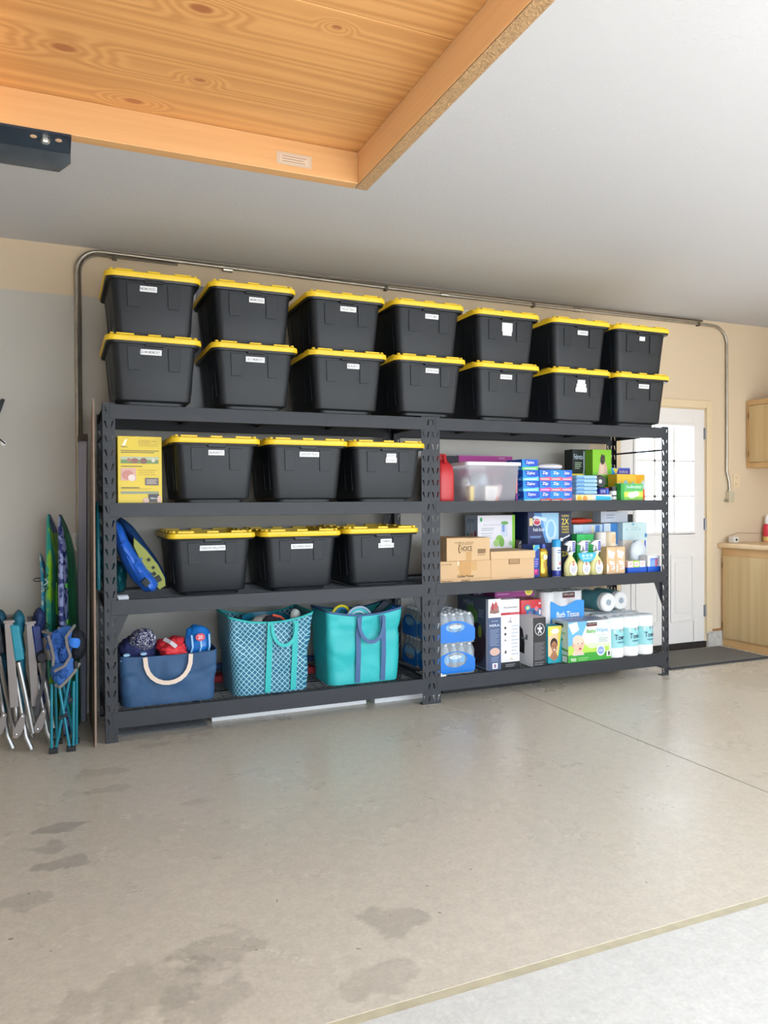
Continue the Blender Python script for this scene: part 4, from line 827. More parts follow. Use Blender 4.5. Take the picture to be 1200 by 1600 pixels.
carton('duster_box', 'green box with white duster print, front of the right upper shelf end', 'box', 3.520, .055, Z3, .020+.180, .07, .128, '3fae4a', front=[('r', .14, 0, 1, 1, '8fd45a'), ('p', [(.14, .55), (1, .62), (1, 1), (.14, 1)], '5dbb6a'), ('r', .14, .25, 1, .52, 'e2e65a'), ('e', .5, .35, .2, .18, 'f3f1e8'), ('e', .68, .42, .15, .15, 'f3f1e8'), ('t', 'Swiffer', .45, .82, .42, .16, 'cfe6ea'), ('l', .65, .72, .95, .88, 2, 'e6f2e0')])
carton('yellow_duster_box', 'yellow-orange box with blue duster print behind the green duster box', 'box', 3.555, .14, Z3, .262, .10, .200, 'e9b92e', front=[('p', [(0, .6), (.1, .7), (.2, .62), (.3, .8), (.45, .6), (.6, .75), (.6, 0), (0, 0)], '8cc2cc'), ('p', [(.66, .95), (.9, .95), (.74, .5)], 'f6a51e'), ('p', [(.78, .55), (.95, .8), (1, .5), (1, .2), (.8, .1)], 'c8dce0'), ('r', .8, 0, 1, .45, 'f27a3e')])
carton('blue_sponge_box', 'blue box with yellow triangle standing behind the duster boxes', 'box', 3.640, .31, Z3, .185, .10, .255, '3a6fd8', front=[('r', 0, 0, .22, 1, '2aa2ea'), ('p', [(.1, .98), (.42, .98), (.26, .80)], 'f4dc4a'), ('p', [(.36, .96), (1, .96), (1, .80), (.3, .78)], '5048b0'), ('t', 'SCRUB', .66, .88, .42, .07, 'e0e2f4')])

# ================================================================ RIGHT RACK, MIDDLE SHELF
KR = 'd4b086'
def cardboard(name, label, cat, x0, y0, z0, w_, d, h, col, front, left=(), **k): return carton(name, label, cat, x0, y0, z0, w_, d, h, col, front=front, left=left, rough=.8, **k)
cardboard('cardboard_box', 'flat cardboard carton with tape and script print, under the smaller box', 'box', 2.033, .022, Z2, .376, .27, .142, KR, [('r', .34, .55, .72, .97, 'cda471'), ('r', .37, .3, .60, .99, 'c99c66'), ('r', .33, .80, .36, .99, 'e9dcc4'), ('t', 'Golden Flower', .49, .30, .33, .13, '4a331c'), ('l', .02, .16, .98, .2, 1, 'b98f5e'), ('t', 'WHEAT', .49, .09, .18, .10, '4a331c'), ('t', 'G-1122 406', .12, .86, .19, .05, '4a331c'), ('t', 'Golden Flower', .13, .10, .22, .06, '4a331c')])
t_ = cardboard('cardboard_box', 'taller cardboard carton with dark swirl lettering, on top of the flat carton', 'box', 2.083, .028, Z2+.1425, .322, .27, .148, 'd6b48a', [('t', 'HOME & OFFICE', .40, .80, .44, .06, '7a5d3c'), ('t', 'CHOICE', .42, .53, .32, .22, '3f2a18'), ('e', .295, .52, .03, .19, '3f2a18'), ('e', .305, .52, .022, .15, 'd8b483'), ('t', 'COOKIES', .42, .73, .34, .05, '7a5d3c'), ('r', .44, 0, .57, .40, 'c9a06c'), ('r', .71, .30, .90, .50, 'a38560'), ('l', .71, .30, .90, .50, 4, '6b5135'), ('l', .70, .21, .88, .26, 1, '7a5d3c')])
MB().box(0, .161, 0, .27, .1485, .1505, mat('cfa877', .8)).build('open_flap', t_)
t_ = cardboard('file_box', 'tan lidded file storage box with hand hole', 'box', 2.418, .035, Z2, .340, .30, .160, 'd6b28a', [('r', .40, .66, .66, .90, '8b6c4c'), ('r', .43, .69, .64, .88, 'b08c66'), ('l', .4, .06, .7, .12, 1, 'b08a60')])
MB().box(-.005, .347, -.006, .306, .142, .195, mat('dab890', .8)).build('lid', t_, bevel=.003)
b = MB(); 
t_ = carton('juicer_box', 'white and green appliance box with vegetable picture behind the cardboard', 'box', 2.498, .345, Z2, .307, .18, .430, 'ece9f0', front=[('t', 'NUTRITION', .4, .84, .5, .02, 'b4b8c4'), ('l', .1, .74, .45, .80, 2, 'b4bcc0'), ('l', .1, .60, .4, .72, 3, 'c8ccd4'), ('e', .09, .93, .035, .035, '3fae6a'), ('r', .62, .64, .80, .86, 'd6dcec'), ('r', .65, .72, .72, .84, '7f9fd8'), ('e', .72, .87, .10, .03, '6fae5a'), ('e', .58, .60, .10, .07, '8cc25a'), ('e', .50, .54, .08, .06, 'a9d07c'), ('e', .64, .55, .07, .08, '79b24e'), ('e', .88, .53, .05, .04, 'a9d09c')],
            left=[('r', 0, 0, 1, 1, 'b9cbe2'), ('r', .2, .6, .3, .85, 'd9e4f0'), ('r', .5, .6, .6, .85, 'd9e4f0'), ('e', .25, .65, .08, .06, '5aa46a'), ('e', .55, .65, .08, .06, 'e8894a'), ('e', .82, .66, .08, .09, '9a2a3a'), ('l', .2, .88, .8, .94, 2, '7a90b4')])
MB().box(.285, .3078, -.0012, .18, 0, .4305, mat('8fd23a', .5)).build('green_edge', t_)
carton('wrap_box', 'small dark brown box with white fan print behind the file box', 'box', 2.812, .34, Z2, .048, .16, .250, '3c332e', front=[('p', [(.35, .76), (.55, .93), (.9, .97), (.95, .76)], 'cfcac4'), ('p', [(.45, .76), (.6, .88), (.85, .9), (.9, .76)], '4a413a'), ('p', [(.55, .76), (.65, .84), (.8, .85), (.85, .76)], 'cfcac4')])
t_ = carton('toilet_cleaner_box', 'large navy box with pale toilet bowl picture', 'box', 2.862, .26, Z2, .375, .20, .452, '18255c', rough=.35,
       front=[('p', [(.12, .98), (.70, .98), (.70, .66), (.56, .52), (.40, .50), (.28, .80)], '5a9ad8'), ('p', [(.30, .98), (.70, .98), (.70, .52), (.46, .50), (.36, .78)], '9fd0f0'), ('e', .52, .70, .13, .18, 'c8e6f6'), ('e', .52, .72, .08, .13, '8fc4ea'), ('p', [(.10, .90), (.14, .94), (.42, .90), (.42, .84)], 'd6e8f8'), ('e', .20, .84, .09, .06, 'f0f0f6'), ('e', .20, .84, .075, .048, 'c4304a'), ('t', 'Scrubbing', .20, .86, .14, .022, 'ffffff'), ('t', 'fresh brush', .24, .72, .26, .06, 'dfeaf8'), ('l', .04, .58, .3, .62, 2, '8fb8ea'), ('r', .0, .55, .0, .5, '000000'),
              ('r', .70, 0, 1, 1, '141a40'), ('r', .75, .62, .95, .95, '18204a'), ('t', 'CLEANS', .85, .93, .17, .035, 'f2d93a'), ('t', '2X', .85, .84, .17, .10, 'f2d93a'), ('t', 'MORE', .85, .755, .17, .03, 'f2d93a'), ('t', 'TOILETS', .85, .71, .17, .03, 'f2d93a'), ('t', 'THAN BEFORE', .85, .665, .17, .025, 'f2d93a'), ('p', [(.74, .54), (.95, .60), (.96, .63), (.75, .56)], 'e8eef8'), ('e', .76, .55, .04, .03, 'e8eef8'), ('t', '2X', .85, .32, .16, .08, 'f2d93a'), ('r', .02, .78, .1, .9, 'e8d49a')])
carton('blue_magenta_box', 'narrow navy and magenta box beside the tan file box', 'box', 2.795, .10, Z2, .052, .14, .225, '1b3c94', front=[('r', 0, .88, 1, 1, 'b9dc6a'), ('p', [(0, .7), (1, .95), (1, 1), (.3, 1), (0, .85)], '38a4ea'), ('r', .1, .08, .8, .25, 'a81f78'), ('e', .5, .45, .3, .1, '7a3aa8'), ('e', .4, .2, .2, .06, 'e04a9a'), ('l', .2, .3, .8, .6, 4, '6fa0e6')])
gb = thing('gold_bottle', 'glossy gold shower gel bottle with blue cap', 'bottle', (2.893, .125, Z2))
b = MB(); b.rings([[(math.cos(2*PI*q/20)*.040*s, math.sin(2*PI*q/20)*.024*s, z) for q in range(20)] for z, s in ((0, .86), (.008, .95), (.05, .92), (.10, .78), (.14, .92), (.17, 1.0), (.185, .85), (.195, .5), (.2, .46))], mat('c9a23c', .22, .55)); b.build('bottle_body', gb, smooth=True)
MB().lathe([(.019, .2), (.02, .203), (.018, .228), (.0, .23)], mat('3a4fa8', .35), n=16).build('cap', gb, smooth=True)
a = MB(); add_art(a, [('e', .5, .78, .42, .14, 'ecdca8'), ('e', .5, .78, .3, .1, 'f6f0e0'), ('t', 'GOLD', .5, .78, .4, .06, '4a4a8a'), ('l', .2, .2, .8, .55, 4, 'a0844a')], (-.022, -.0265, .03), (.044, 0, 0), (0, 0, .14)); finish_art(a, 'front_print', gb)
spc = thing('aerosol_can', 'white and navy air freshener can with sky blue cap', 'spray can', (2.983, .095, Z2))
MB().lathe([(.030, 0), (.032, .004), (.032, .20), (.029, .208)], mat('eef3f8', .3), n=20).build('can_body', spc, smooth=True)
MB().lathe([(.0325, .004), (.0325, .045)], mat('27379a', .3), n=20).build('navy_band', spc, smooth=True)
MB().lathe([(.028, .206), (.0315, .21), (.0315, .252), (.026, .26), (.0, .261)], mat('2a9fe0', .35), n=20).build('cap', spc, smooth=True)
a = MB(); add_art(a, [('l', .1, .75, .9, .95, 2, '3a66b4'), ('l', .15, .4, .85, .68, 5, '9ab4dc'), ('r', .5, .25, .85, .38, 'e8607a'), ('t', 'MIST', .5, .1, .7, .1, '3a4a9a')], (-.017, -.0335, .045), (.034, 0, 0), (0, 0, .155)); finish_art(a, 'front_print', spc)
for k in range(3):
    t_ = thing('trigger_spray_bottle', 'yellow-white kitchen spray bottle with white trigger, ' + ['left', 'middle', 'right'][k] + ' of the banded three', 'spray bottle', (3.100+k*.112, .09, Z2), group='three banded spray bottles')
    b = MB(); b.rings([[(math.cos(2*PI*q/20)*s, math.sin(2*PI*q/20)*s*.62, z) for q in range(20)] for z, s in ((0, .046), (.006, .051), (.05, .053), (.085, .050), (.115, .034), (.135, .018), (.15, .015))], mat('eee6a2', .2)); b.build('bottle_body', t_, smooth=True)
    a = MB(); add_art(a, [('e', .5, .45, .5, .5, 'f8f6ee'), ('r', .38, .66, .62, .98, 'c05a4a'), ('l', .44, .70, .58, .95, 4, 'f0d9a0'), ('t', 'CLEAN', .5, .48, .6, .11, '6a6ab8'), ('t', 'FRESH', .5, .33, .6, .11, '6a6ab8'), ('l', .25, .12, .75, .24, 2, 'a8a8cc')], (-.034, -.0345, .012), (.068, 0, 0), (0, 0, .095)); finish_art(a, 'front_print', t_)
    b = MB(); b.lathe([(.018, .148), (.019, .152), (.019, .168)], mat('f4f4f4', .4), n=16); b.rings([[(-.048, -.012, .228), (-.018, -.015, .247), (.034, -.015, .247), (.030, -.015, .165), (.006, -.012, .165), (-.01, -.012, .212), (-.048, -.012, .218)], [(-.048, .012, .228), (-.018, .015, .247), (.034, .015, .247), (.030, .015, .165), (.006, .012, .165), (-.01, .012, .212), (-.048, .012, .218)]], mat('f4f4f4', .4)); hd = b.build('spray_head', t_, bevel=.003)
    b = MB(); b.rings([[(-.022, -.005, .212), (-.010, -.005, .212), (-.014, -.005, .178), (-.028, -.005, .172)], [(-.022, .005, .212), (-.010, .005, .212), (-.014, .005, .178), (-.028, .005, .172)]], mat('ececec', .4)); b.build('trigger', t_)
    a = MB(); add_art(a, [('r', 0, 0, 1, 1, '4a4fa4'), ('l', .2, .1, .8, .9, 4, 'b9bce6')], (.006, -.0152, .172), (.022, 0, 0), (0, 0, .068)); finish_art(a, 'trigger_print', t_)
bnd = thing('bottle_band', 'sky blue half-round cardboard band joining the three spray bottles', 'label', (3.212, .045, Z2+.10))
n_ = 18; pf = [(-.078, .062)] + [(.078*math.cos(PI+PI*q/n_), .062+.066*math.sin(PI+PI*q/n_)) for q in range(n_+1)]
b = MB(); b.rings([[(x, 0, z) for x, z in pf], [(x, .002, z) for x, z in pf]], mat('3fb4e6', .4)); b.build('card', bnd)
a = MB(); add_art(a, [('e', .28, .70, .09, .16, 'b8e2f4'), ('e', .5, .70, .09, .16, 'b8e2f4'), ('e', .72, .70, .09, .16, 'b8e2f4'), ('l', .22, .3, .78, .48, 2, 'd8f0fa')], (-.078, 0, -.004), (.156, 0, 0), (0, 0, .066)); finish_art(a, 'front_print', bnd)
carton('green_carton', 'bright green carton behind the spray bottles', 'box', 3.240, .20, Z2, .150, .10, .285, '2fb85a', front=[('r', 0, .70, .5, 1, '38c466'), ('e', .3, .80, .05, .03, 'dff4e6'), ('e', .75, .82, .05, .03, 'dff4e6'), ('r', .49, .0, .51, 1, '1f9a48')])
for k in range(4):
    x = [3.395, 3.478][k % 2]; y = .06
    if k < 2: carton('air_freshener_box', 'tan and white air freshener carton, ' + ['left', 'right'][k] + ' of the front pair', 'box', x, y, Z2, .081, .08, .195, 'e6bd92', front=[('p', [(.1, .9), (.9, .8), (.7, .55), (.2, .62)], 'f6efe6'), ('p', [(.3, .5), (.8, .45), (.9, .2), (.5, .15)], 'f8f4ee'), ('p', [(0, .4), (.25, .3), (.2, .08), (0, .05)], 'f3e6d6'), ('l', .35, .2, .8, .35, 2, 'd89a66')], group='tan air freshener cartons')
for k in range(2):
    t_ = thing('paper_canister', 'tall cream canister behind the tan cartons, ' + ['plain left one', 'right one with orange lettering'][k], 'canister', (3.480+k*.088, .235, Z2), group='cream canisters')
    MB().lathe([(.040, 0), (.042, .004), (.042, .292), (.040, .297), (0, .297)], mat(['e9e2dc', 'efdfc2'][k], .5), n=20).build('canister_body', t_, smooth=True)
    if k:
        a = MB(); add_art(a, [('l', .2, .2, .9, .95, 6, 'e9a85a')], (-.03, -.0425, .20), (.06, 0, 0), (0, 0, .08)); finish_art(a, 'front_print', t_)
carton('wipes_tub_box', 'pale blue box with number print under the red lid, back of the middle shelf', 'box', 3.325, .35, Z2, .27, .14, .35, 'c4dcf0', front=[('r', 0, 0, .3, 1, 'cfe4f4'), ('t', '100', .2, .80, .24, .10, '4a7fc0'), ('r', .52, .62, .60, .97, 'd9d4f0'), ('r', .62, .4, .68, .97, 'f2e6b4'), ('p', [(.75, .98), (.9, .98), (.82, .3), (.72, .3)], '5a8ad0')])
blob_l = blob('red_bag', None, (3.43, .42, Z2+.378), (.125, .055, .024), mat('d8402a', .3), 6, .12, 10, sub=4); tag(blob_l, 'red glossy flat bag lying on the pale blue box', 'bag')
carton('maker_carton', 'grey-white slim carton behind the red bag at the back wall', 'box', 3.26, .42, Z2, .055, .1, .36, 'c9c9c0', front=[('e', .5, .6, .3, .05, '5a4a40'), ('t', 'AIR', .5, .7, .6, .05, '5a5a50')])
carton('tissue_box', 'white and royal blue tissue carton, middle back of the shelf', 'box', 3.60, .36, Z2, .143, .14, .355, 'd6e6f4', front=[('r', .55, .55, 1, 1, '3c86d0'), ('r', 0, .72, .1, 1, '5a8ad0'), ('l', .1, .1, .5, .4, 4, '9ab0d4')])
t_ = carton('tissue_box', 'pale mint tissue carton above the dripping-paint pattern box', 'box', 3.745, .30, Z2+.2255, .235, .20, .135, 'cfe8ec', front=[('e', .42, .9, .06, .08, '8cc8dc'), ('l', .35, .55, .65, .75, 2, 'b0d4dc'), ('e', .16, .6, .03, .05, '8cc8dc'), ('e', .7, .6, .03, .05, '8cc8dc'), ('e', .95, .25, .05, .12, '4a94cc')])
carton('tissue_box', 'white carton with blue and yellow drip pattern under the mint carton', 'box', 3.745, .30, Z2, .235, .20, .225, 'ecdfd6', front=[('r', .38, 0, 1, 1, 'e6eef4'), ('p', [(.42, .98), (.50, .98), (.54, .3), (.44, .3)], '3a5fb4'), ('p', [(.62, .98), (.70, .98), (.75, .2), (.64, .25)], '4a7fd0'), ('p', [(.76, .98), (.84, .98), (.84, .4), (.79, .4)], 'f0e29a'), ('p', [(.88, .98), (.95, .98), (.98, .3), (.9, .3)], '5a6fc0')])
carton('silver_box', 'silver grey box lying on the blue tissue cartons below the beam', 'box', 3.62, .40, Z2+.3608, .26, .10, .085, 'c9cfdc', rough=.3, front=[('l', .2, .3, .5, .8, 2, '9aa4b8')])
carton('black_small_box', 'small black box right of the silver box', 'box', 3.89, .42, Z2+.3608, .06, .08, .06, '1c1c20')
for k, (x0, ww, hh, lb) in enumerate(((3.572, .175, .105, 'shallow blue tray holding small coloured cartons'), (3.757, .125, .125, 'blue display tray with a white and blue soap pack at the shelf end'))):
    t_ = thing('display_tray', lb, 'tray', (x0, .045, Z2))
    b = MB(); mB = mat('1f5fd0', .3, alpha=.9); b.box(0, ww, 0, .10, 0, .003, mB); b.box(0, ww, 0, .003, .003, .042, mB); b.box(0, ww, .097, .10, .003, .042, mB); b.box(0, .003, .003, .097, .003, .042, mB); b.box(ww-.003, ww, .003, .097, .003, .042, mB); b.build('tray_body', t_)
    if k == 0:
        for q, (cc, ll) in enumerate((('f0d2cc', 'pink'), ('b9e04a', 'lime'), ('e6e6ea', 'white'))):
            carton('small_carton', ll+' small carton standing in the blue tray', 'box', x0+.006+q*.055, .052, Z2+.0035, .052, .085, .085, cc, front=[('r', .1, .55, .9, .9, 'ffffff'), ('l', .15, .6, .85, .85, 2, 'd86a6a'), ('r', .2, .05, .8, .4, 'b4c0e0')])
    else: carton('soap_pack', 'white pack with red and blue print in the end tray', 'pack', x0+.006, .052, Z2+.0035, ww-.012, .085, .118, 'f3f1f6', front=[('r', .2, .1, .85, .85, '6f8fe0'), ('e', .45, .5, .2, .25, '8ab4f0'), ('r', .6, .3, .8, .8, 'e07a8c')])
blob_w = blob('white_sponge_bag', None, (3.80, .20, Z2+.118), (.075, .05, .118), mat('e6edf4', .4), 9, .08, 10); tag(blob_w, 'white film bag with pale blue tint behind the display trays', 'bag')

# ================================================================ RIGHT RACK, BOTTOM SHELF
M_bot = mat('c4d4e0', .12, trans=.45, alpha=.9); M_film = mat('d6dee6', .15, alpha=.28); M_fblue = mat('1077d6', .25)
bt = MB(); bt.lathe([(.024, 0), (.028, .004), (.029, .03), (.0275, .05), (.029, .07), (.0275, .09), (.029, .11), (.028, .135), (.018, .165), (.0115, .178), (.0115, .182)], M_bot, n=12)
bp_ = MB(); bp_.lathe([(.0293, .075), (.0293, .118)], mat('5ab4ea', .4), n=12)
cp = MB(); cp.lathe([(.0135, .182), (.0135, .194), (.012, .196), (0, .196)], mat('eef2f6', .4), n=12)
bt_o = bp_o = cp_o = None
packs = [(2.015, .065, 0), (2.015, .065, 1), (2.015, .33, 0), (2.015, .33, 1)]
lbs = ['bottled water pack with blue film, lower front one', 'bottled water pack with blue film, upper front one with smaller oval opening', 'bottled water pack behind, lower one', 'bottled water pack behind, upper one']
for k, (x0, y0, lv) in enumerate(packs):
    t_ = thing('water_bottle_pack', lbs[k], 'water pack', (x0, y0, Z1+.0005+lv*.2005), group='shrink-wrapped water bottle packs')
    for i in range(5):
        for j in range(4):
            if k in (2, 3) and 0 < i and j > 1: continue
            if bt_o is None:
                bt_o = bt.build('bottle', t_, smooth=True); bp_o = bp_.build('label_band', bt_o, smooth=True); cp_o = cp.build('cap', bt_o, smooth=True); o = bt_o
            else:
                o = copy_tree(bt_o, t_)
            o.location = (.030+i*.0585, .030+j*.0585, .001)
    wP, dP = .294, .238
    def film(face):
        b = MB(); n_ = 28; hole = (.5, .095 if lv == 0 else .105, .085 if lv == 0 else .070, .050 if lv == 0 else .030)
        ww = wP if face in ('f', 'b') else dP
        out = []; 
        for q in range(n_):
            a = 2*PI*q/n_; c_, s_ = math.cos(a), math.sin(a)
            xx = ww/2 + ww/2*max(-1, min(1, c_*1.35)); top = .150-.055*abs((xx-ww/2)/(ww/2))**2.2; zz = .085 + (top-.085)*max(-1, min(1, s_*1.3)) if s_ > 0 else .085 + .077*max(-1, s_*1.3)
            out.append((xx, zz, ww/2+hole[2]*c_, hole[1]+hole[3]*s_))
        def P3(u, z):
            return {'f': (u, -.003, z), 'l': (-.003, u, z), 'r': (wP+.003, u, z)}[face]
        b.rings([[P3(o_[0], o_[1]) for o_ in out], [P3(o_[2], o_[3]) for o_ in out]], M_fblue, cap0=False, cap1=False)
        return b
    for f_ in ('f', 'l', 'r'): film(f_).build('blue_film', t_)
    b = MB(); b.rings([rrect(-.002, wP+.002, -.002, dP+.002, .02, .0), rrect(-.002, wP+.002, -.002, dP+.002, .02, .155), rrect(.012, wP-.012, .012, dP-.012, .02, .1985)], M_film, cap0=False); b.build('clear_film', t_, smooth=True)
    a = MB(); add_art(a, [('e', .5, .5, .5, .5, 'eaf2fa'), ('t', 'Nestle', .5, .72, .5, .2, '2a62b4'), ('t', 'PURE LIFE', .5, .4, .7, .3, '2a8ad6')], (wP/2-.045, -.0035, .10 if lv == 0 else .098), (.09, 0, 0), (0, 0, .024)); finish_art(a, 'film_print', t_)
t_ = carton('air_fryer_box', 'large slate blue appliance box with air fryer picture on its side', 'box', 2.410, .06, Z1, .098, .42, .478, '49566c',
       front=[('r', 0, 0, 1, 1, '4a5c80'), ('r', .0, .74, 1, 1, 'f3efee'), ('e', .5, .86, .36, .07, 'a08a8c'), ('e', .35, .88, .10, .07, 'b0363e'), ('e', .6, .90, .12, .06, 'c25a50'), ('r', .12, .80, .85, .84, '8e6a60'), ('t', 'AIR FRYER', .5, .69, .5, .015, 'c8d2e6'), ('t', 'MIRA', .5, .63, .82, .035, 'd9e2f0'), ('l', .12, .34, .88, .58, 13, '8696b4'), ('e', .5, .26, .40, .055, 'd8b4a6'), ('l', .2, .12, .8, .19, 3, '8696b4'), ('r', .30, .02, .72, .10, 'f0edf0'), ('r', .42, .035, .6, .085, '9a7a9a')],
       left=[('p', [(0, 0), (1, 0), (1, 1), (0, 1)], '4a5668'), ('r', .93, .0, 1, 1, 'c9d4ec'), ('e', .62, .34, .30, .30, '2a2026'), ('e', .66, .30, .24, .25, '3c2a30'), ('e', .74, .52, .06, .09, '8a9a3a'), ('e', .45, .82, .12, .08, '4d7a3a'), ('e', .58, .72, .10, .10, '5c8a44'), ('e', .40, .70, .10, .06, '3f6a34'), ('t', 'MIRA', .38, .90, .34, .07, '8e9cb4'), ('l', .70, .72, .88, .84, 5, '8e9cb4'), ('r', 0, 0, .93, .02, '8090a8')])
carton('mixer_box', 'tall white appliance box with red stripe and black base band', 'box', 2.512, .07, Z1, .150, .30, .468, 'edebee',
       front=[('t', 'KitchenAid', .52, .885, .68, .030, '2a2a2e'), ('r', 0, .775, 1, .81, 'b8323c'), ('l', .5, .785, 1, .80, 1, 'd88a90'), ('r', .40, .66, .60, .69, 'b4b0b4'), ('r', .50, .69, .53, .74, '8a868c'), ('e', .24, .59, .06, .02, '4c4a50'), ('e', .24, .50, .06, .02, '4c4a50'), ('e', .24, .41, .05, .018, 'a4a2a8'), ('e', .25, .24, .05, .025, '4c4a50'), ('l', .56, .18, .95, .64, 9, 'c9ccd4'), ('e', .56, .14, .07, .016, 'e0cfae'), ('l', .15, .05+.06, .9, .13, 2, 'cfccd0'), ('r', 0, 0, 1, .095, '1a191c'), ('l', .25, .02, .75, .07, 2, '8a8a90')])
carton('coffee_maker_box', 'white and black box with round white emblem, machine pictured on its side', 'box', 2.738, .022, Z1, .104, .18, .338, 'eceef2', rough=.4,
       front=[('r', 0, 0, 1, 1, '28272a'), ('r', .0, .0, 1, .52, '2f2e31'), ('e', .52, .76, .38, .125, 'dcdcde'), ('e', .52, .76, .34, .112, '28272a'), ('p', [(.50, .85), (.56, .85), (.57, .79), (.72, .81), (.70, .76), (.58, .755), (.68, .69), (.62, .67), (.53, .73), (.44, .67), (.38, .69), (.48, .755), (.34, .76), (.34, .81), (.48, .79)], 'dcdcde'), ('l', .1, .14, .92, .50, 16, '7c7b80'), ('r', .05, .02, .95, .12, '1e1d20'), ('l', .1, .03, .85, .11, 2, '7c7b80')],
       left=[('p', [(0, .24), (.42, .22), (.44, .45), (.30, .72), (.0, .80)], '17191d'), ('p', [(.06, .35), (.32, .34), (.3, .6), (.06, .68)], '32363c'), ('r', .25, .52, .52, .56, '8a9096'), ('e', .58, .58, .08, .06, '7a8088')])
t_ = thing('red_diaper_pack', 'red pack with blue picture patches on top of the white-black box', 'pack', (2.86, .32, Z1)); 
b = MB(); b.box(-.085, .085, -.10, .10, 0, .30, mat('c9a07a', .7)); b.build('support_carton', t_, bevel=.002)
b = MB(); b.rings([rrect(-.093, .092, -.10, .10, .02, .301), rrect(-.095, .095, -.104, .105, .025, .36), rrect(-.092, .090, -.10, .10, .02, .432)], mat('d2303a', .35)); b.build('film_pack', t_, smooth=True)
a = MB(); add_art(a, [('p', [(.2, .1), (.95, .05), (.97, .5), (.6, .55), (.25, .5)], '2f6a9a'), ('e', .3, .58, .14, .17, '3a9ac0'), ('e', .3, .58, .08, .10, 'd8dc7a'), ('e', .42, .25, .1, .12, '8a6a9a'), ('e', .72, .5, .09, .14, 'e07a8a'), ('e', .62, .3, .07, .14, '1f3f7a'), ('e', .88, .3, .05, .15, 'ead9d9'), ('r', .82, .75, .92, .85, 'f0d0d4')], (-.088, -.1055, .305), (.176, 0, 0), (0, 0, .125)); finish_art(a, 'front_print', t_)
carton('purple_pouch_box', 'purple carton with yellow fruit print on the white appliance box', 'box', 2.522, .16, Z1+.4685, .32, .20, .074, '8a2a72', front=[('t', 'LARABAR', .60, .62, .3, .3, 'd49ac6'), ('l', .05, .2, .4, .7, 2, 'c07ab0'), ('e', .86, .5, .10, .42, 'e2d85a'), ('e', .86, .5, .06, .26, 'c9b83a'), ('t', 'N', .08, .7, .06, .35, 'ffffff')])
carton('dark_purple_box', 'dark purple carton lying on the slate blue appliance box', 'box', 2.425, .28, Z1+.4785, .085, .20, .062, '3c1c48', front=[('p', [(.5, .1), (.9, .3), (.8, .8), (.6, .7)], 'c9c9d4')])
carton('white_lilac_box', 'white and lilac carton behind the red pack under the beam', 'box', 2.86, .435, Z1+.4335, .095, .10, .072, 'd9d6e6', front=[('l', .05, .3, .5, .8, 3, '9a98b8'), ('e', .75, .8, .12, .2, '5fbf7a')])
# toilet tissue pack (rolls in printed film)
tt = thing('bath_tissue_pack', 'white and blue bath tissue pack standing behind the baby wipes carton', 'toilet paper', (2.965, .22, Z1))
M_paper = mat('f4f1ee', .8)
for i in range(3):
    for j in range(2):
        for l in range(4):
            b = MB(); b.lathe([(.020, 0), (.057, 0), (.0595, .004), (.0595, .114), (.057, .118), (.020, .118)], M_paper, n=16); o = b.build('roll', tt, smooth=True); o.location = (.06+i*.1195, .06+j*.1195, .001+l*.1188)
b = MB(); b.rings([rrect(-.002, .362, -.002, .242, .055, 0), rrect(-.002, .362, -.002, .242, .055, .478)], mat('f2f4f8', .2, alpha=.30), cap0=False, cap1=False); b.build('film', tt, smooth=True)
a = MB(); wave = [(0, .86), (.1, .84), (.2, .80), (.32, .775), (.45, .78), (.6, .82), (.75, .855), (.9, .86), (1, .845)]
add_art(a, [('p', [(0, .42), (1, .42)]+[(u, v) for u, v in reversed(wave)], '3e9ae6'), ('r', .36, .90, .72, .98, '2e1d22'), ('t', 'KIRKLAND', .54, .95, .3, .03, 'd9b0a8'), ('r', .36, .90, .72, .91, '9a2c34'), ('t', 'Bath Tissue', .52, .645, .68, .10, '16345e'), ('t', 'Bath Tissue', .515, .65, .67, .09, 'f4f8fc')], (.055, -.0035, 0), (.295, 0, 0), (0, 0, .478)); finish_art(a, 'front_print', tt)
carton('diaper_box', 'teal and yellow diaper carton with smiling child picture', 'box', 2.905, .085, Z1, .115, .10, .258, '1fa3b8', front=[('r', 0, 0, .85, 1, '2aaabc'), ('p', [(0, 1), (1, 1), (.9, .6), (.75, .2), (.4, .08), (0, .25)], 'f2dc5a'), ('p', [(0, .75), (.75, .8), (.7, .3), (.4, .12), (0, .2)], 'ecc9a0'), ('e', .42, .52, .26, .16, '3a261e'), ('e', .43, .44, .20, .15, 'b57a58'), ('e', .36, .46, .03, .015, '1c1210'), ('e', .50, .46, .03, .015, '1c1210'), ('p', [(.36, .38), (.52, .38), (.48, .34), (.40, .34)], 'f6efe8'), ('p', [(.1, .16), (.3, .30), (.55, .30), (.72, .14), (.4, .06)], 'b57a58'), ('e', .5, .86, .3, .07, 'f6f2e6')])
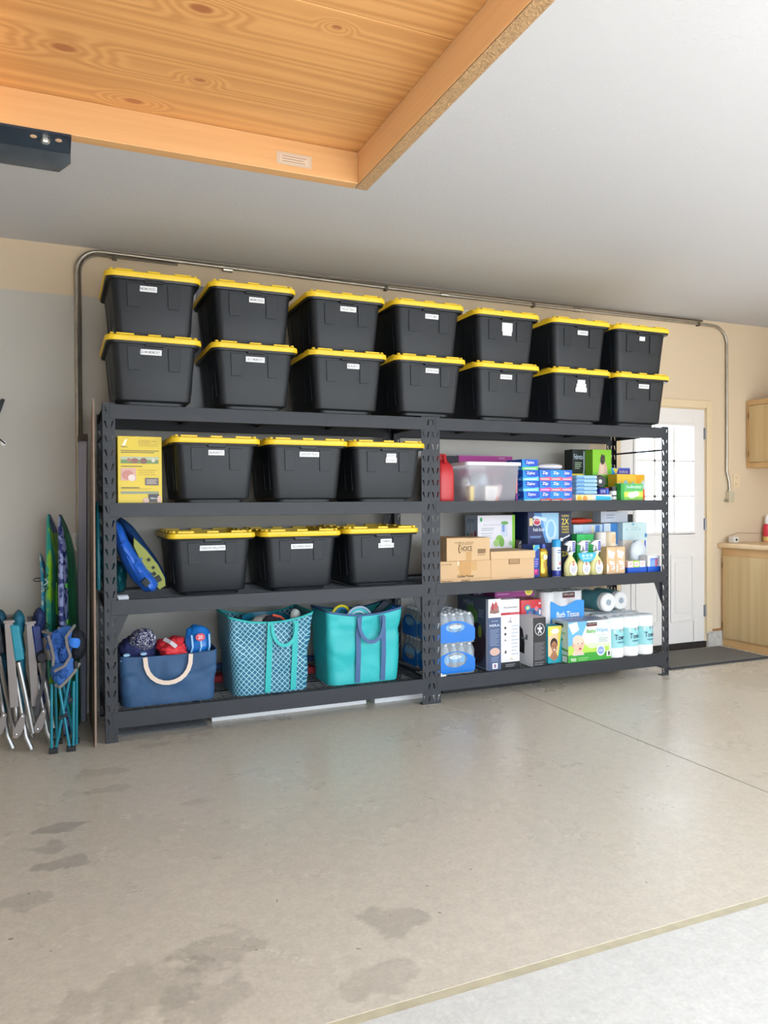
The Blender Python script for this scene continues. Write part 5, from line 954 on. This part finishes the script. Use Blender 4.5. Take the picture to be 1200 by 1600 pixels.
t_ = carton('baby_wipes_box', 'white-green baby wipes carton with baby face picture', 'box', 3.020, .012, Z1, .372, .185, .288, 'e6f0ee', rough=.35,
       front=[('p', [(0, 1), (.45, 1), (.3, .6), (.35, .45), (0, .4)], '6fb8e8'), ('p', [(.0, .95), (.2, 1), (.25, .8), (.1, .7)], 'e8f4fa'), ('p', [(0, .42), (.35, .47), (.95, .42), (.95, .18), (0, .18)], 'b9dc5a'), ('p', [(.35, .47), (.98, .42), (.98, .35), (.5, .33)], 'd9ecc0'), ('r', 0, 0, 1, .20, '3fa43c'), ('p', [(0, .20), (.5, .24), (1, .20), (1, .16), (0, .16)], '3fa43c'),
              ('p', [(.10, .20), (.12, .30), (.2, .34), (.32, .30), (.36, .20)], 'f0c8b4'), ('e', .235, .47, .135, .20, 'eec0a8'), ('e', .22, .56, .12, .12, 'f4d0bc'), ('e', .11, .44, .025, .05, 'e0a890'), ('e', .22, .47, .012, .014, '3a3a52'), ('e', .31, .47, .012, .014, '3a3a52'), ('e', .275, .41, .018, .018, 'e0a48c'), ('e', .27, .345, .030, .028, 'b8505a'), ('r', .10, .19, .36, .205, 'd9c8e4'),
              ('r', .42, .87, .66, .96, '2e1d22'), ('r', .42, .87, .66, .885, 'a83038'), ('t', 'KIRKLAND', .54, .925, .2, .03, 'e0c0b8'), ('t', 'Baby', .53, .74, .22, .12, '7cc04a'), ('t', 'Wipes', .78, .75, .28, .13, '9cc8ea'), ('t', 'ULTRA SOFT', .74, .63, .24, .035, 'b4dca8'), ('l', .70, .46, .92, .58, 3, 'a8b4a8'), ('t', '900', .115, .09, .12, .085, 'eaf6e0'), ('l', .22, .05, .45, .14, 2, '8ccc80'),
              ('e', .745, .26, .10, .13, 'f2f6f2'), ('e', .745, .26, .075, .10, '8aa4dc'), ('t', 'FREE', .745, .26, .09, .04, 'e6ecf8'), ('r', .88, .10, .98, .24, 'f4f4f2'), ('r', .91, .12, .96, .22, '5a5a5a'), ('t', '100', .92, .94, .1, .03, '9ac8b8')],
       left=[('r', 0, 0, 1, 1, 'bfdcdc'), ('r', .2, .86, .7, .94, '2e1d22'), ('t', 'BabyWipes', .45, .72, .8, .10, '6ab06a'), ('e', .4, .56, .3, .05, '3f9a3c'), ('p', [(0, .40), (1, .34), (1, .28), (0, .35)], '4aa048'), ('r', 0, 0, 1, .20, '4aa048'), ('r', .65, .03, .95, .17, 'e8ece8')], top=[('r', .05, .05, .95, .95, 'b9bccf'), ('l', .1, .2, .9, .8, 4, '8f93ac')])
# upright paper towels
for k in range(3):
    x = [3.472, 3.612, 3.752][k]
    t_ = thing('paper_towel_roll', 'upright paper towel roll in aqua printed wrap, ' + ['leftmost', 'middle', 'rightmost'][k] + ' of the front three', 'paper towels', (x, .082+.004*k, Z1+.001), group='upright paper towel rolls')
    MB().lathe([(.020, 0), (.060, 0), (.067, .006), (.0685, .03), (.0675, .07), (.0685, .15), (.0675, .22), (.068, .275), (.062, .290), (.02, .291)], M_paper, n=24).build('paper_roll', t_, smooth=True)
    MB().lathe([(.0690, .075), (.0692, .08), (.0692, .205), (.0690, .21)], mat('9ed8dc', .35), n=24).build('wrap_band', t_, smooth=True)
    b = MB(); b.lathe([(.064, .287), (.060, .295), (.022, .297), (.0, .290)], mat('dfeef8', .15, alpha=.6), n=24); b.build('film_top', t_, smooth=True)
    # lettering wrapped round the roll
    a = MB(); it = [('r', .08, .80, .24, .98, 'cfe4ec'), ('r', .50, .86, .95, 1.02, '2e1d22'), ('r', .50, .86, .95, .89, '9a2c34'), ('t', 'KIRKLAND', .72, .95, .36, .05, 'd9b0a8'), ('t', 'Towel', .60, .56, .90, .30, '1f3558'), ('t', 'PREMIUM', .62, .28, .60, .10, '4a86a0')]
    add_art(a, it, (-.055, 0, .078), (.11, 0, 0), (0, 0, .13))
    vv = []
    for (vx, vy, vz) in a.v:
        ang = vx/.0695 - .02; rr_ = .0697 - vy*1.0
        vv.append((math.sin(ang)*rr_, -math.cos(ang)*rr_, vz))
    a.v = vv; finish_art(a, 'wrap_print', t_)
for j in range(2):
    for k in range(3):
        t_ = thing('paper_towel_roll', 'upright white paper towel roll behind the front three, ' + ['second', 'third'][j] + ' row ' + ['left', 'middle', 'right'][k], 'paper towels', (3.472+k*.14, .232+j*.141, Z1+.001), group='upright paper towel rolls')
        MB().lathe([(.020, 0), (.066, 0), (.0685, .01), (.0685, .275), (.062, .290), (.02, .291)], M_paper, n=20).build('paper_roll', t_, smooth=True)
        MB().lathe([(.064, .287), (.060, .295), (.022, .297), (.0, .290)], mat('dfeef8', .15, alpha=.6), n=20).build('film_top', t_, smooth=True)
for k, (x, y) in enumerate(((3.555, .235), (3.715, .285))):
    t_ = thing('paper_towel_roll', 'paper towel roll lying end-on in teal wrap, ' + ['left', 'right'][k] + ' of the two on top', 'paper towels', (x, y, Z1+.298+.073), group='lying paper towel rolls')
    MB().lathe([(.020, .006), (.022, 0), (.062, 0), (.070, .008), (.0725, .05)], M_paper, n=24, axis='y').build('roll_end', t_, smooth=True)
    MB().lathe([(.0, .03), (.019, .028), (.0195, .0), (.023, -.002), (.023, .0)], mat('aab4be', .7), n=16, axis='y').build('cardboard_core', t_)
    MB().lathe([(.0728, .045), (.0735, .05), (.0735, .27), (.06, .28), (.0, .28)], mat('5d9ca4', .4, var=.15, vscale=14), n=24, axis='y').build('teal_wrap', t_, smooth=True)
plug = thing('white_foam_corner', 'small white foam corner on the wire deck by the middle posts', 'foam', (2.040, .02, Z1+.0))
b = MB(); b.box(-.012, .030, -.004, .014, .0, .016, mat('efece6', .8)); b.box(-.012, .0, -.004, .034, .016, .026, mat('efece6', .8)); b.build('foam_block', plug, bevel=.002)

# ================================================================ LEFT CORNER: panel, boards, folding chairs
pn = thing('metal_screen_panel', 'tall grey metal framed panel leaning on the wall beside the shelving', 'panel', (0, 0, 0))
M_pan = mat('9a9aac', .45, .1)
b = MB(); b.rings([[(-.128, .52, 0), (-.083, .50, 0), (-.060, .50, 1.66), (-.105, .52, 1.66)], [(-.128, .56, 0), (-.083, .54, 0), (-.060, .55, 1.66), (-.105, .57, 1.66)]], M_pan); b.build('front_stile', pn, bevel=.004)
b = MB(); b.rings([[(-.108, .50, 1.66), (-.054, .49, 1.66), (-.054, .49, 1.70), (-.108, .50, 1.70)], [(-.108, .64, 1.66), (-.054, .64, 1.66), (-.054, .64, 1.70), (-.108, .64, 1.70)]], mat('4b4038', .7)); b.build('brown_cap', pn, bevel=.002)
b = MB(); b.rings([[(-.082, .51, 0), (-.078, .50, 0), (-.056, .50, 1.655), (-.060, .51, 1.655)], [(-.082, .66, 0), (-.078, .66, 0), (-.056, .66, 1.655), (-.060, .66, 1.655)]], mat('55555e', .4, .4)); b.build('side_web', pn)
bpn = thing('brown_board_edge', 'thin tall brown hardboard sheet on edge between the screen panel and the rack', 'board', (0, 0, 0))
b = MB(); b.rings([[(-.056, -.045, 0), (-.046, -.045, 0), (-.040, -.045, 1.84), (-.049, -.045, 1.84)], [(-.060, .64, 0), (-.050, .64, 0), (-.022, .64, 1.84), (-.031, .64, 1.84)]], mat('8c7769', .7, var=.1)); b.build('hardboard', bpn)
tf = thing('teal_float', 'teal plastic float wedged between the rack side and the brown sheet', 'float', (-.013, .36, .80))
b = MB(); b.rings([rrect(-.012, .010, -.10, .12, .01, 0), rrect(-.014, .011, -.12, .14, .01, .2), rrect(-.012, .010, -.08, .10, .01, .42), rrect(-.006, .004, -.03, .04, .003, .50)], mat('14707c', .35)); b.build('float_body', tf, smooth=True)

def swim_board(name, label, x, y, rz, h, wdt, th, faces, tilt=0.0):
    t = thing(name, label, 'bodyboard', (x, y, 0.02), rz)
    t.rotation_euler = (0, tilt, rz)
    NZ = 44; rs = []
    for j in range(NZ+1):
        f = j/NZ; z = h*f
        wz = wdt/2*max(.03, (1-(max(0, (f-.5)/.5))**2.4))**.62*(.86+.14*min(1, f/.15))
        c_ = -(max(0, f-.75)/.25)**2*.03
        tt_ = th*(1-.8*max(0, (f-.8)/.2)**1.5)
        ring = []
        for q in range(16):
            a = 2*PI*q/16; ca, sa = math.cos(a), math.sin(a)
            xx = tt_/2*(abs(ca)**.5)*(1 if ca >= 0 else -1); yy_ = wz*(abs(sa)**.75)*(1 if sa >= 0 else -1)
            ring.append((c_+xx, yy_, z))
        rs.append(ring)
    b = MB(); b.rings(rs, faces[0]); n0 = len(b.f)
    # deck side (+x) and near rail (-y) colours by face direction
    m1, m2 = b.mi(faces[1]), b.mi(faces[2])
    for i_, f_ in enumerate(b.f):
        if len(f_) != 4: continue
        cx = sum(b.v[k_][0] for k_ in f_)/4; cy = sum(b.v[k_][1] for k_ in f_)/4; cz = sum(b.v[k_][2] for k_ in f_)/4
        f = cz/h; wz = wdt/2*max(.03, (1-(max(0, (f-.5)/.5))**2.4))**.62
        if cy < -wz*.62: b.m[i_] = m2
        elif cx > 0: b.m[i_] = m1
    b.build('board_body', t, smooth=True)
    return t
def streak(name, c1, c2, sc=9, zs=.25):
    m = bpy.data.materials.new(name); m.use_nodes = True; nt = m.node_tree; pb = nt.nodes['Principled BSDF']; pb.inputs['Roughness'].default_value = .35
    tc = nt.nodes.new('ShaderNodeTexCoord'); mp = nt.nodes.new('ShaderNodeMapping'); mp.inputs['Scale'].default_value = (sc, sc, sc*zs); mp.inputs['Rotation'].default_value = (.5, 0, 0); nt.links.new(tc.outputs['Object'], mp.inputs['Vector'])
    n = nt.nodes.new('ShaderNodeTexNoise'); n.inputs['Scale'].default_value = 1.5; n.inputs['Detail'].default_value = 3; nt.links.new(mp.outputs[0], n.inputs['Vector'])
    r = nt.nodes.new('ShaderNodeMapRange'); r.inputs[1].default_value = .47; r.inputs[2].default_value = .53; nt.links.new(n.outputs['Fac'], r.inputs[0])
    x = nt.nodes.new('ShaderNodeMix'); x.data_type = 'RGBA'; x.inputs[6].default_value = (*lin(c1), 1); x.inputs[7].default_value = (*lin(c2), 1); nt.links.new(r.outputs[0], x.inputs[0]); nt.links.new(x.outputs[2], pb.inputs['Base Color'])
    return m
swim_board('bodyboard', 'short white and turquoise bodyboard, leftmost of the three', -.290, .53, -.12, .98, .30, .030, [mat('2a9ccf', .4), streak('board_teal', '2a9ccf', 'e6efe6'), streak('board_white', 'd9e6e2', '3aa6d6', 14, .6)], tilt=.0)
w2 = swim_board('bodyboard', 'lime green and navy bodyboard with zigzag lettering, middle of the three', -.228, .50, -.24, 1.21, .36, .045, [mat('1d3f8c', .4), streak('board_lime', '8ddc34', '4aa02c'), streak('board_limerail', 'a2e640', '38b0a0', 10, .3)], tilt=-.012)
for q, z in enumerate((.55, .72, .74)): pass
b = MB()
for z0 in (.50, .78):
    for q in range(3): b.tube([(-.012, -.203, z0+q*.035), (.012, -.204, z0+.022+q*.035), (-.010, -.203, z0+.038+q*.035)], .003, mat('16222e' if q != 1 else 'f2f4f0', .5), n=5)
b.build('zigzag_print', w2)
hd_ = MB(); hd_.rings([[(.024, -.10, .64), (.028, -.02, .61), (.028, -.02, .71), (.026, -.06, .73), (.028, .03, .76), (.026, -.10, .82)], [(.030, -.10, .64), (.034, -.02, .61), (.034, -.02, .71), (.032, -.06, .73), (.034, .03, .76), (.032, -.10, .82)]], mat('7fe03a', .4)); hd_.build('green_strap_pad', w2)
w3 = swim_board('bodyboard', 'dark green striped bodyboard with navy dashed rail, rightmost of the three', -.158, .31, -.25, 1.21, .36, .040, [mat('1f6a48', .4), streak('board_green', '2a9a64', '1f7048', 16, .08), streak('board_navyrail', '24306e', '8b96c4', 22, .9)], tilt=-.02)
for z in (.62, .82): MB().lathe([(0, 0), (.014, 0), (.014, .006), (0, .006)], mat('5fc048', .4), c=(.019, -.12, z), n=14, axis='x').build('leash_plug', w3)

# folded aluminium camping chairs
M_al = mat('a3a19f', .32, .8); M_alf = mat('8d8683', .45, .4)
def flat_bar(mb, p0, p1, w_, y0, y1, m):
    (xa, za), (xb, zb) = p0, p1; d = Vector((xb-xa, 0, zb-za)).normalized(); n = Vector((-d.z, 0, d.x))*w_/2
    mb.rings([[(xa+n.x, y0, za+n.z), (xa-n.x, y0, za-n.z), (xb-n.x, y0, zb-n.z), (xb+n.x, y0, zb+n.z)], [(xa+n.x, y1, za+n.z), (xa-n.x, y1, za-n.z), (xb-n.x, y1, zb-n.z), (xb+n.x, y1, zb+n.z)]], m)
def director(name, label, x, y, cloth, sleeve_col, dz=0.0, ds=1.0):
    t = thing(name, label, 'folding chair', (x, y, 0))
    ms = mat(sleeve_col, .5, bump=.3, bscale=30); mc = mat(cloth, .7, bump=.4, bscale=25)
    for yy in (0, .22):
        b = MB(); flat_bar(b, (-.006, .69+dz), (.016, .245+dz), .040, yy, yy+.018, M_alf); b.build('side_bar', t, bevel=.003)
        b = MB(); b.box(-.03, .022, yy-.004, yy+.022, .682+dz, .694+dz, M_alf); b.build('arm_cap', t, bevel=.002)
        b = MB(); b.tube([(.036, yy+.009, .475+dz), (.066, yy+.010, .31), (.093, yy+.012, .14), (.100, yy+.014, .10)], .0115, M_al); b.build('leg_tube', t, smooth=True)
        b = MB(); b.tube([(.022, yy+.03, .40+dz), (.046, yy+.03, .22), (.066, yy+.03, .08), (.088, yy+.03, .02), (.090, yy+.03, .012)], [.0115, .0115, .013, .015, .015], M_al); b.build('leg_tube', t, smooth=True)
        b = MB(); b.tube([(.018, yy+.03, .26+dz), (.024, yy+.03, .17)], .0105, M_al); b.build('lower_tube', t, smooth=True)
        b = MB(); pl = [(.050, .215), (.066, .20), (.064, .15), (.048, .105), (.028, .085), (.008, .09), (.006, .115), (.020, .15), (.038, .185)]
        b.rings([[(px, yy-.002, pz) for px, pz in pl], [(px, yy+.004, pz) for px, pz in pl]], M_alf); kp = b.build('knee_plate', t, bevel=.0015)
        for px, pz in ((.052, .195), (.024, .105)): MB().lathe([(0, -.006), (.005, -.005), (.006, -.002)], mat('e2e2e4', .2, .9), c=(px, yy, pz), n=8, axis='y').build('rivet', kp)
    b = MB(); b.rings([[(.0, -.006, .672+dz), (.042, -.006, .668+dz), (.066, -.006, .49+dz), (.022, -.006, .482+dz)], [(.0, .22, .672+dz), (.042, .22, .668+dz), (.066, .22, .49+dz), (.022, .22, .482+dz)]], ms); b.build('arm_sleeve', t, bevel=.008)
    blob('folded_seat', t, (.045, .13, .36), (.022, .08, .22), mc, len(label) % 7, .25, 11)
    blob('folded_back', t, (.034, .13, .655), (.032, .08, .075), mc, 3, .22, 12)
    return t
director('folding_chair', 'folded aluminium chair cut off by the left frame edge, grey sleeve', -.545, .06, '16506a', '1d2430', dz=.03)
director('folding_chair', 'folded aluminium chair with teal arm sleeve', -.455, .0, '11647c', '1b8ba2')
nv = director('folding_chair', 'folded aluminium chair with navy sleeve and cup holder', -.357, .058, '1b2a58', '1c3170', dz=-.02)
b = MB(); b.lathe([(.0, -.02), (.022, -.018), (.030, .0), (.032, .03), (.0, .03)], mat('2a2c34', .7), c=(.052, -.035, .49), n=16, axis='y'); b.build('cup_holder', nv, smooth=True)
b = MB(); b.ribbon([(.06, -.02, .46), (.055, -.03, .36), (.03, -.03, .26), (.02, -.02, .18)], (1, 0, 0), .018, .003, mat('4a4a4e', .8)); b.build('carry_strap', nv)

# quad camp chair
qc = thing('camp_chair', 'folded camp chair with teal legs and bright blue seat cloth', 'folding chair', (-.20, 0, 0))
M_tl = mat('157c90', .35, .2); M_bk = mat('15171b', .6); M_bl = mat('2660b4', .7, bump=.4, bscale=30); M_gr = mat('77726e', .8)
legs = [((-.062, -.04, .36), (-.066, -.05, .02)), ((-.028, -.04, .35), (.022, -.05, .01)), ((.026, -.03, .38), (-.047, -.045, .01)), ((.044, -.03, .36), (.038, -.05, .01)), ((.060, .02, .42), (.056, .03, .01)), ((-.045, .08, .38), (-.04, .10, .01)), ((-.015, .07, .38), (.045, .10, .015)), ((.0, .10, .40), (-.03, .11, .02))]
for a_, c_ in legs:
    MB().tube([a_, c_], .0075, M_tl, n=8).build('leg', qc, smooth=True)
for (x, y) in ((-.057, -.05), (.028, -.05), (-.035, .11), (.05, .08)): MB().box(x-.022, x+.022, y-.014, y+.014, 0, .028, M_bk).build('foot', qc, bevel=.004)
for (x, z) in ((0.0, .19), (.03, .27), (-.02, .18)): MB().lathe([(0, -.004), (.010, -.004), (.010, .014), (0, .014)], M_bk, c=(x, -.052, z), n=10, axis='y').build('cross_joint', qc)
def sheet(pts, th, m, name, parent):
    """a folded piece of cloth: rows of points skinned into a thin solid sheet"""
    b = MB(); b.rings([[Vector(p_) for p_ in row] for row in pts], m, cap0=False, cap1=False, closed=False)
    o = b.build(name, parent, smooth=True, solid=th); md = o.modifiers.new('sub', 'SUBSURF'); md.levels = 2; md.render_levels = 2; return o
M_blb = mat('2c60a8', .7, bump=.35, bscale=25)
sheet([[(-.105, .02, .62), (-.06, -.03, .615), (-.02, .03, .64), (.02, -.01, .655), (.055, .01, .645)], [(-.09, .0, .56), (-.055, -.055, .56), (-.02, .0, .57), (.01, -.04, .57), (.03, .0, .58)], [(-.075, .0, .50), (-.045, -.06, .49), (-.015, -.01, .50), (.01, -.05, .51), (.035, -.02, .52)], [(-.06, .0, .45), (-.03, -.06, .44), (-.0, -.02, .455), (.02, -.05, .46), (.04, -.02, .47)]], .006, M_blb, 'seat_cloth', qc)
sheet([[(-.06, -.03, .475), (-.02, -.08, .46), (.02, -.06, .48), (.045, -.05, .50)], [(-.075, -.04, .42), (-.04, -.095, .41), (.0, -.07, .42), (.05, -.05, .45)], [(-.055, -.03, .37), (-.025, -.085, .345), (.01, -.07, .365), (.055, -.05, .41)]], .006, M_blb, 'hanging_flap', qc)
sheet([[(.015, -.055, .60), (.05, -.08, .595), (.085, -.05, .59)], [(.02, -.06, .545), (.05, -.085, .54), (.075, -.05, .53)]], .005, mat('2f78d8', .7), 'bright_pocket', qc)
blob('dark_backing', qc, (.065, .04, .54), (.045, .05, .085), mat('141821', .8), 4, .2, 10); blob('inner_fold', qc, (-.005, .06, .54), (.058, .05, .095), mat('1d4690', .8, bump=.4, bscale=20), 6, .3, 12, sub=4)
for pp in ([(-.105, .015, .625), (-.06, -.035, .618), (-.035, -.01, .60), (-.02, .02, .64)], [(.055, .0, .65), (.03, -.05, .625), (.01, -.055, .60), (.015, -.062, .55), (.03, -.068, .50), (.0, -.09, .455), (-.05, -.08, .43)], [(.075, -.04, .455), (.045, -.06, .41), (.01, -.08, .375), (-.025, -.09, .345), (-.045, -.07, .36)], [(-.075, -.035, .61), (-.062, -.06, .56), (-.05, -.065, .50), (-.055, -.065, .455)]):
    b = MB(); b.ribbon(pp, None, .014, .004, M_gr); b.build('grey_binding', qc, smooth=True)
M_blc = mat('1f4f96', .75, bump=.5, bscale=35)
blob('crumpled_cloth', qc, (-.045, -.01, .575), (.040, .045, .055), M_blc, 11, .5, 22); blob('crumpled_cloth', qc, (.0, -.03, .52), (.035, .035, .06), M_blc, 13, .5, 22); blob('crumpled_cloth', qc, (-.01, -.055, .415), (.045, .03, .04), M_blc, 15, .5, 22)
sheet([[(-.11, .03, .60), (-.085, -.03, .60), (-.07, .0, .61)], [(-.10, .02, .53), (-.080, -.045, .54), (-.062, -.01, .54)], [(-.085, .01, .47), (-.070, -.05, .48), (-.055, -.02, .475)]], .006, mat('6b6866', .8), 'grey_arm_panel', qc)
MB().tube([(.052, -.05, .47), (.054, -.052, .43)], .012, M_bk).build('plastic_joint', qc, smooth=True)
